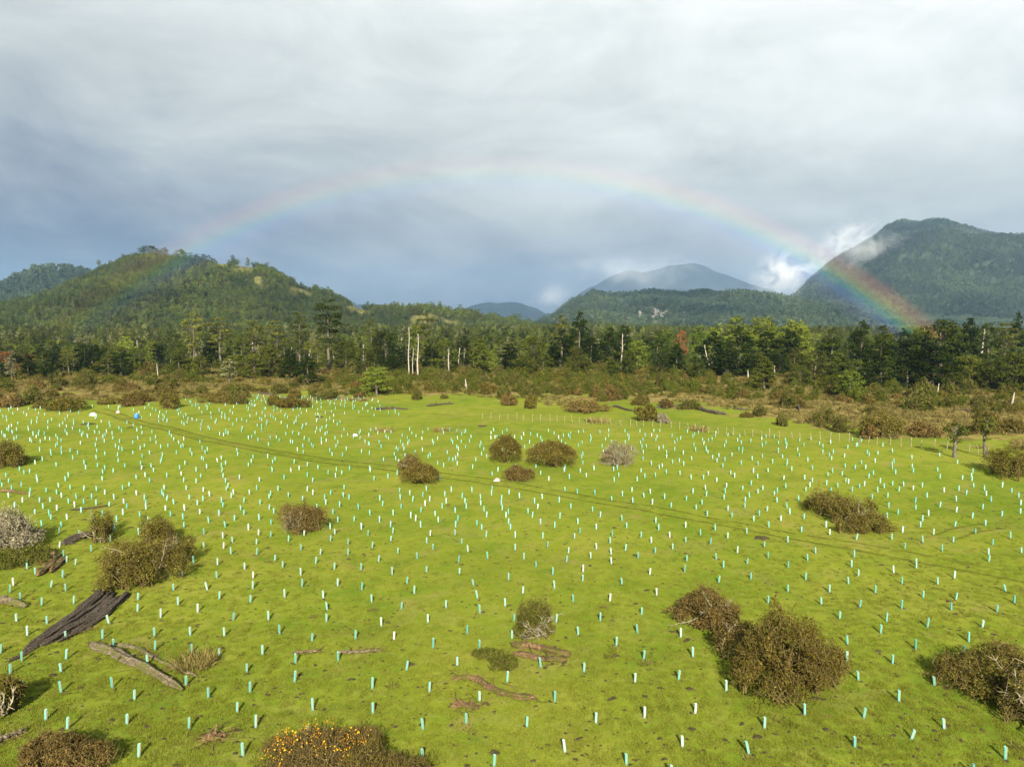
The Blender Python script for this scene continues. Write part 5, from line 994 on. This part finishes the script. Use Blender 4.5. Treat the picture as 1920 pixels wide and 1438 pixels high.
# ------------------------------------------------------------------ rainbow: a thin see-through arc, its colours added as emission, 42 degrees about the point opposite the sun
AX = np.array([-math.sin(SUN_AZ)*math.cos(SUN_EL), math.cos(SUN_AZ)*math.cos(SUN_EL), -math.sin(SUN_EL)])
u_ = unit(np.cross(AX, [0, 0, 1.])); w_ = np.cross(u_, AX); RB = 445.0
ph = np.linspace(R(-5), R(185), 220); th = np.linspace(R(39.2), R(42.9), 25); PH, TH = np.meshgrid(ph, th)
V = np.array([0, 0, CAM_H]) + RB*(np.cos(TH)[..., None]*AX + np.sin(TH)[..., None]*(np.cos(PH)[..., None]*u_ + np.sin(PH)[..., None]*w_))
m, nt, out = new_mat('rainbow_light'); t = attr(nt, 'band')
col = ramp(nt, t, [(0, (0, 0, 0)), (.22, (.10, .08, .22)), (.38, (.10, .22, .60)), (.50, (.10, .50, .40)), (.60, (.50, .58, .10)), (.70, (.72, .42, .06)), (.80, (.58, .16, .06)), (1, (0, 0, 0))], 'EASE')
em = nd(nt, 'ShaderNodeEmission'); lk(nt, col, em.inputs[0]); put(nt, em.inputs[1], mth(nt, 'MULTIPLY', attr(nt, 'power'), .060)); tp = nd(nt, 'ShaderNodeBsdfTransparent'); ad = nd(nt, 'ShaderNodeAddShader'); lk(nt, em.outputs[0], ad.inputs[0]); lk(nt, tp.outputs[0], ad.inputs[1]); lk(nt, ad.outputs[0], out.inputs[0])
i = (np.arange(24)[:, None]*220+np.arange(219)[None, :]).ravel(); deg = np.degrees(PH)
pw = np.interp(deg, [-5, 38, 55, 66, 90, 118, 127, 134, 142, 185], [1.25, 1.25, 1.25, .95, .50, .72, .6, .22, .08, .0])*(1+.15*vnoise(deg/9, TH*20, 3))
me = mesh_np('rainbow', V.reshape(-1, 3), [np.stack([i, i+1, i+221, i+220], 1)], [m], smooth=True, extra={'band': ((TH-th[0])/(th[-1]-th[0])).ravel(), 'power': pw.ravel()})
tag(obj('rainbow', me), 'wide rainbow arching over the whole valley', 'rainbow')

# ------------------------------------------------------------------ drifting mist on the mountain
def mist(x, y, D, w, h, dep, dens, nsc, label, seed, tilt=0.0):
    p = at_dist(x, y, D); k = D/F; m, nt, out = new_mat('mist'); co = nd(nt, 'ShaderNodeTexCoord').outputs['Object']
    ln = nd(nt, 'ShaderNodeVectorMath', operation='LENGTH'); lk(nt, co, ln.inputs[0]); fall = ramp(nt, ln.outputs['Value'], [(0, 1), (.95, 0)], 'EASE')
    mp = nd(nt, 'ShaderNodeVectorMath', operation='MULTIPLY_ADD'); lk(nt, co, mp.inputs[0]); mp.inputs[1].default_value = (nsc*1.5, nsc*.6, nsc*h/w*1.9); mp.inputs[2].default_value = (seed*3.7, seed*1.3, 0)
    nn = noise(nt, mp.outputs[0], 1.0, 6, .66, 1.2); de = mth(nt, 'MULTIPLY', mth(nt, 'SUBTRACT', mth(nt, 'ADD', nn, mth(nt, 'MULTIPLY', fall, .26)), .60, clamp=True), dens)
    vo = nd(nt, 'ShaderNodeVolumePrincipled'); vo.inputs['Color'].default_value = (.99, .99, .99, 1); vo.inputs['Anisotropy'].default_value = -.1; put(nt, vo.inputs['Density'], mth(nt, 'MULTIPLY', de, fall)); lk(nt, vo.outputs[0], out.inputs['Volume'])
    bm = bmesh.new(); bmesh.ops.create_icosphere(bm, subdivisions=3, radius=1.0); me = bpy.data.meshes.new('mist'); bm.to_mesh(me); bm.free(); me.materials.append(m)
    o = obj('mist', me, None, p); o.scale = (w*k/2, dep/2, h*k/2); o.rotation_euler = (0, tilt, 0); tag(o, label, kind='stuff')
if True:
    mist(1470, 512, 3200, 230, 150, 420, .036, 2.6, 'bright white mist rising at the foot of the mountain', 1, -.35)
    mist(1630, 470, 3000, 300, 110, 320, .019, 3.2, 'thin veil of mist drifting across the mountain', 2, -.1)
    mist(1815, 452, 3300, 150, 70, 260, .019, 3.0, 'faint mist wisp high on the mountain', 3)
    mist(1035, 556, 2400, 150, 90, 280, .014, 4.0, 'small mist wisp at the end of the low ridge', 4, -.3)
    mist(1190, 505, 6600, 480, 130, 600, .008, 3.0, 'cloud hiding the left shoulder of the pale mountain', 6)
    mist(1590, 450, 3900, 220, 120, 400, .022, 2.6, 'pale mist curling over the mountain shoulder', 5, -.4)

# ------------------------------------------------------------------ haze
m, nt, out = new_mat('haze'); vo = nd(nt, 'ShaderNodeVolumePrincipled'); vo.inputs['Color'].default_value = (.43, .66, .94, 1); vo.inputs['Density'].default_value = 0.82e-4; vo.inputs['Anisotropy'].default_value = .35; lk(nt, vo.outputs[0], out.inputs['Volume'])
V, q = box(-9600, 9600, -450, 9600, -60, 660); tag(obj('haze', mesh_np('haze', V, [q], [m])), 'thin blue grey rain haze filling the valley', kind='stuff')
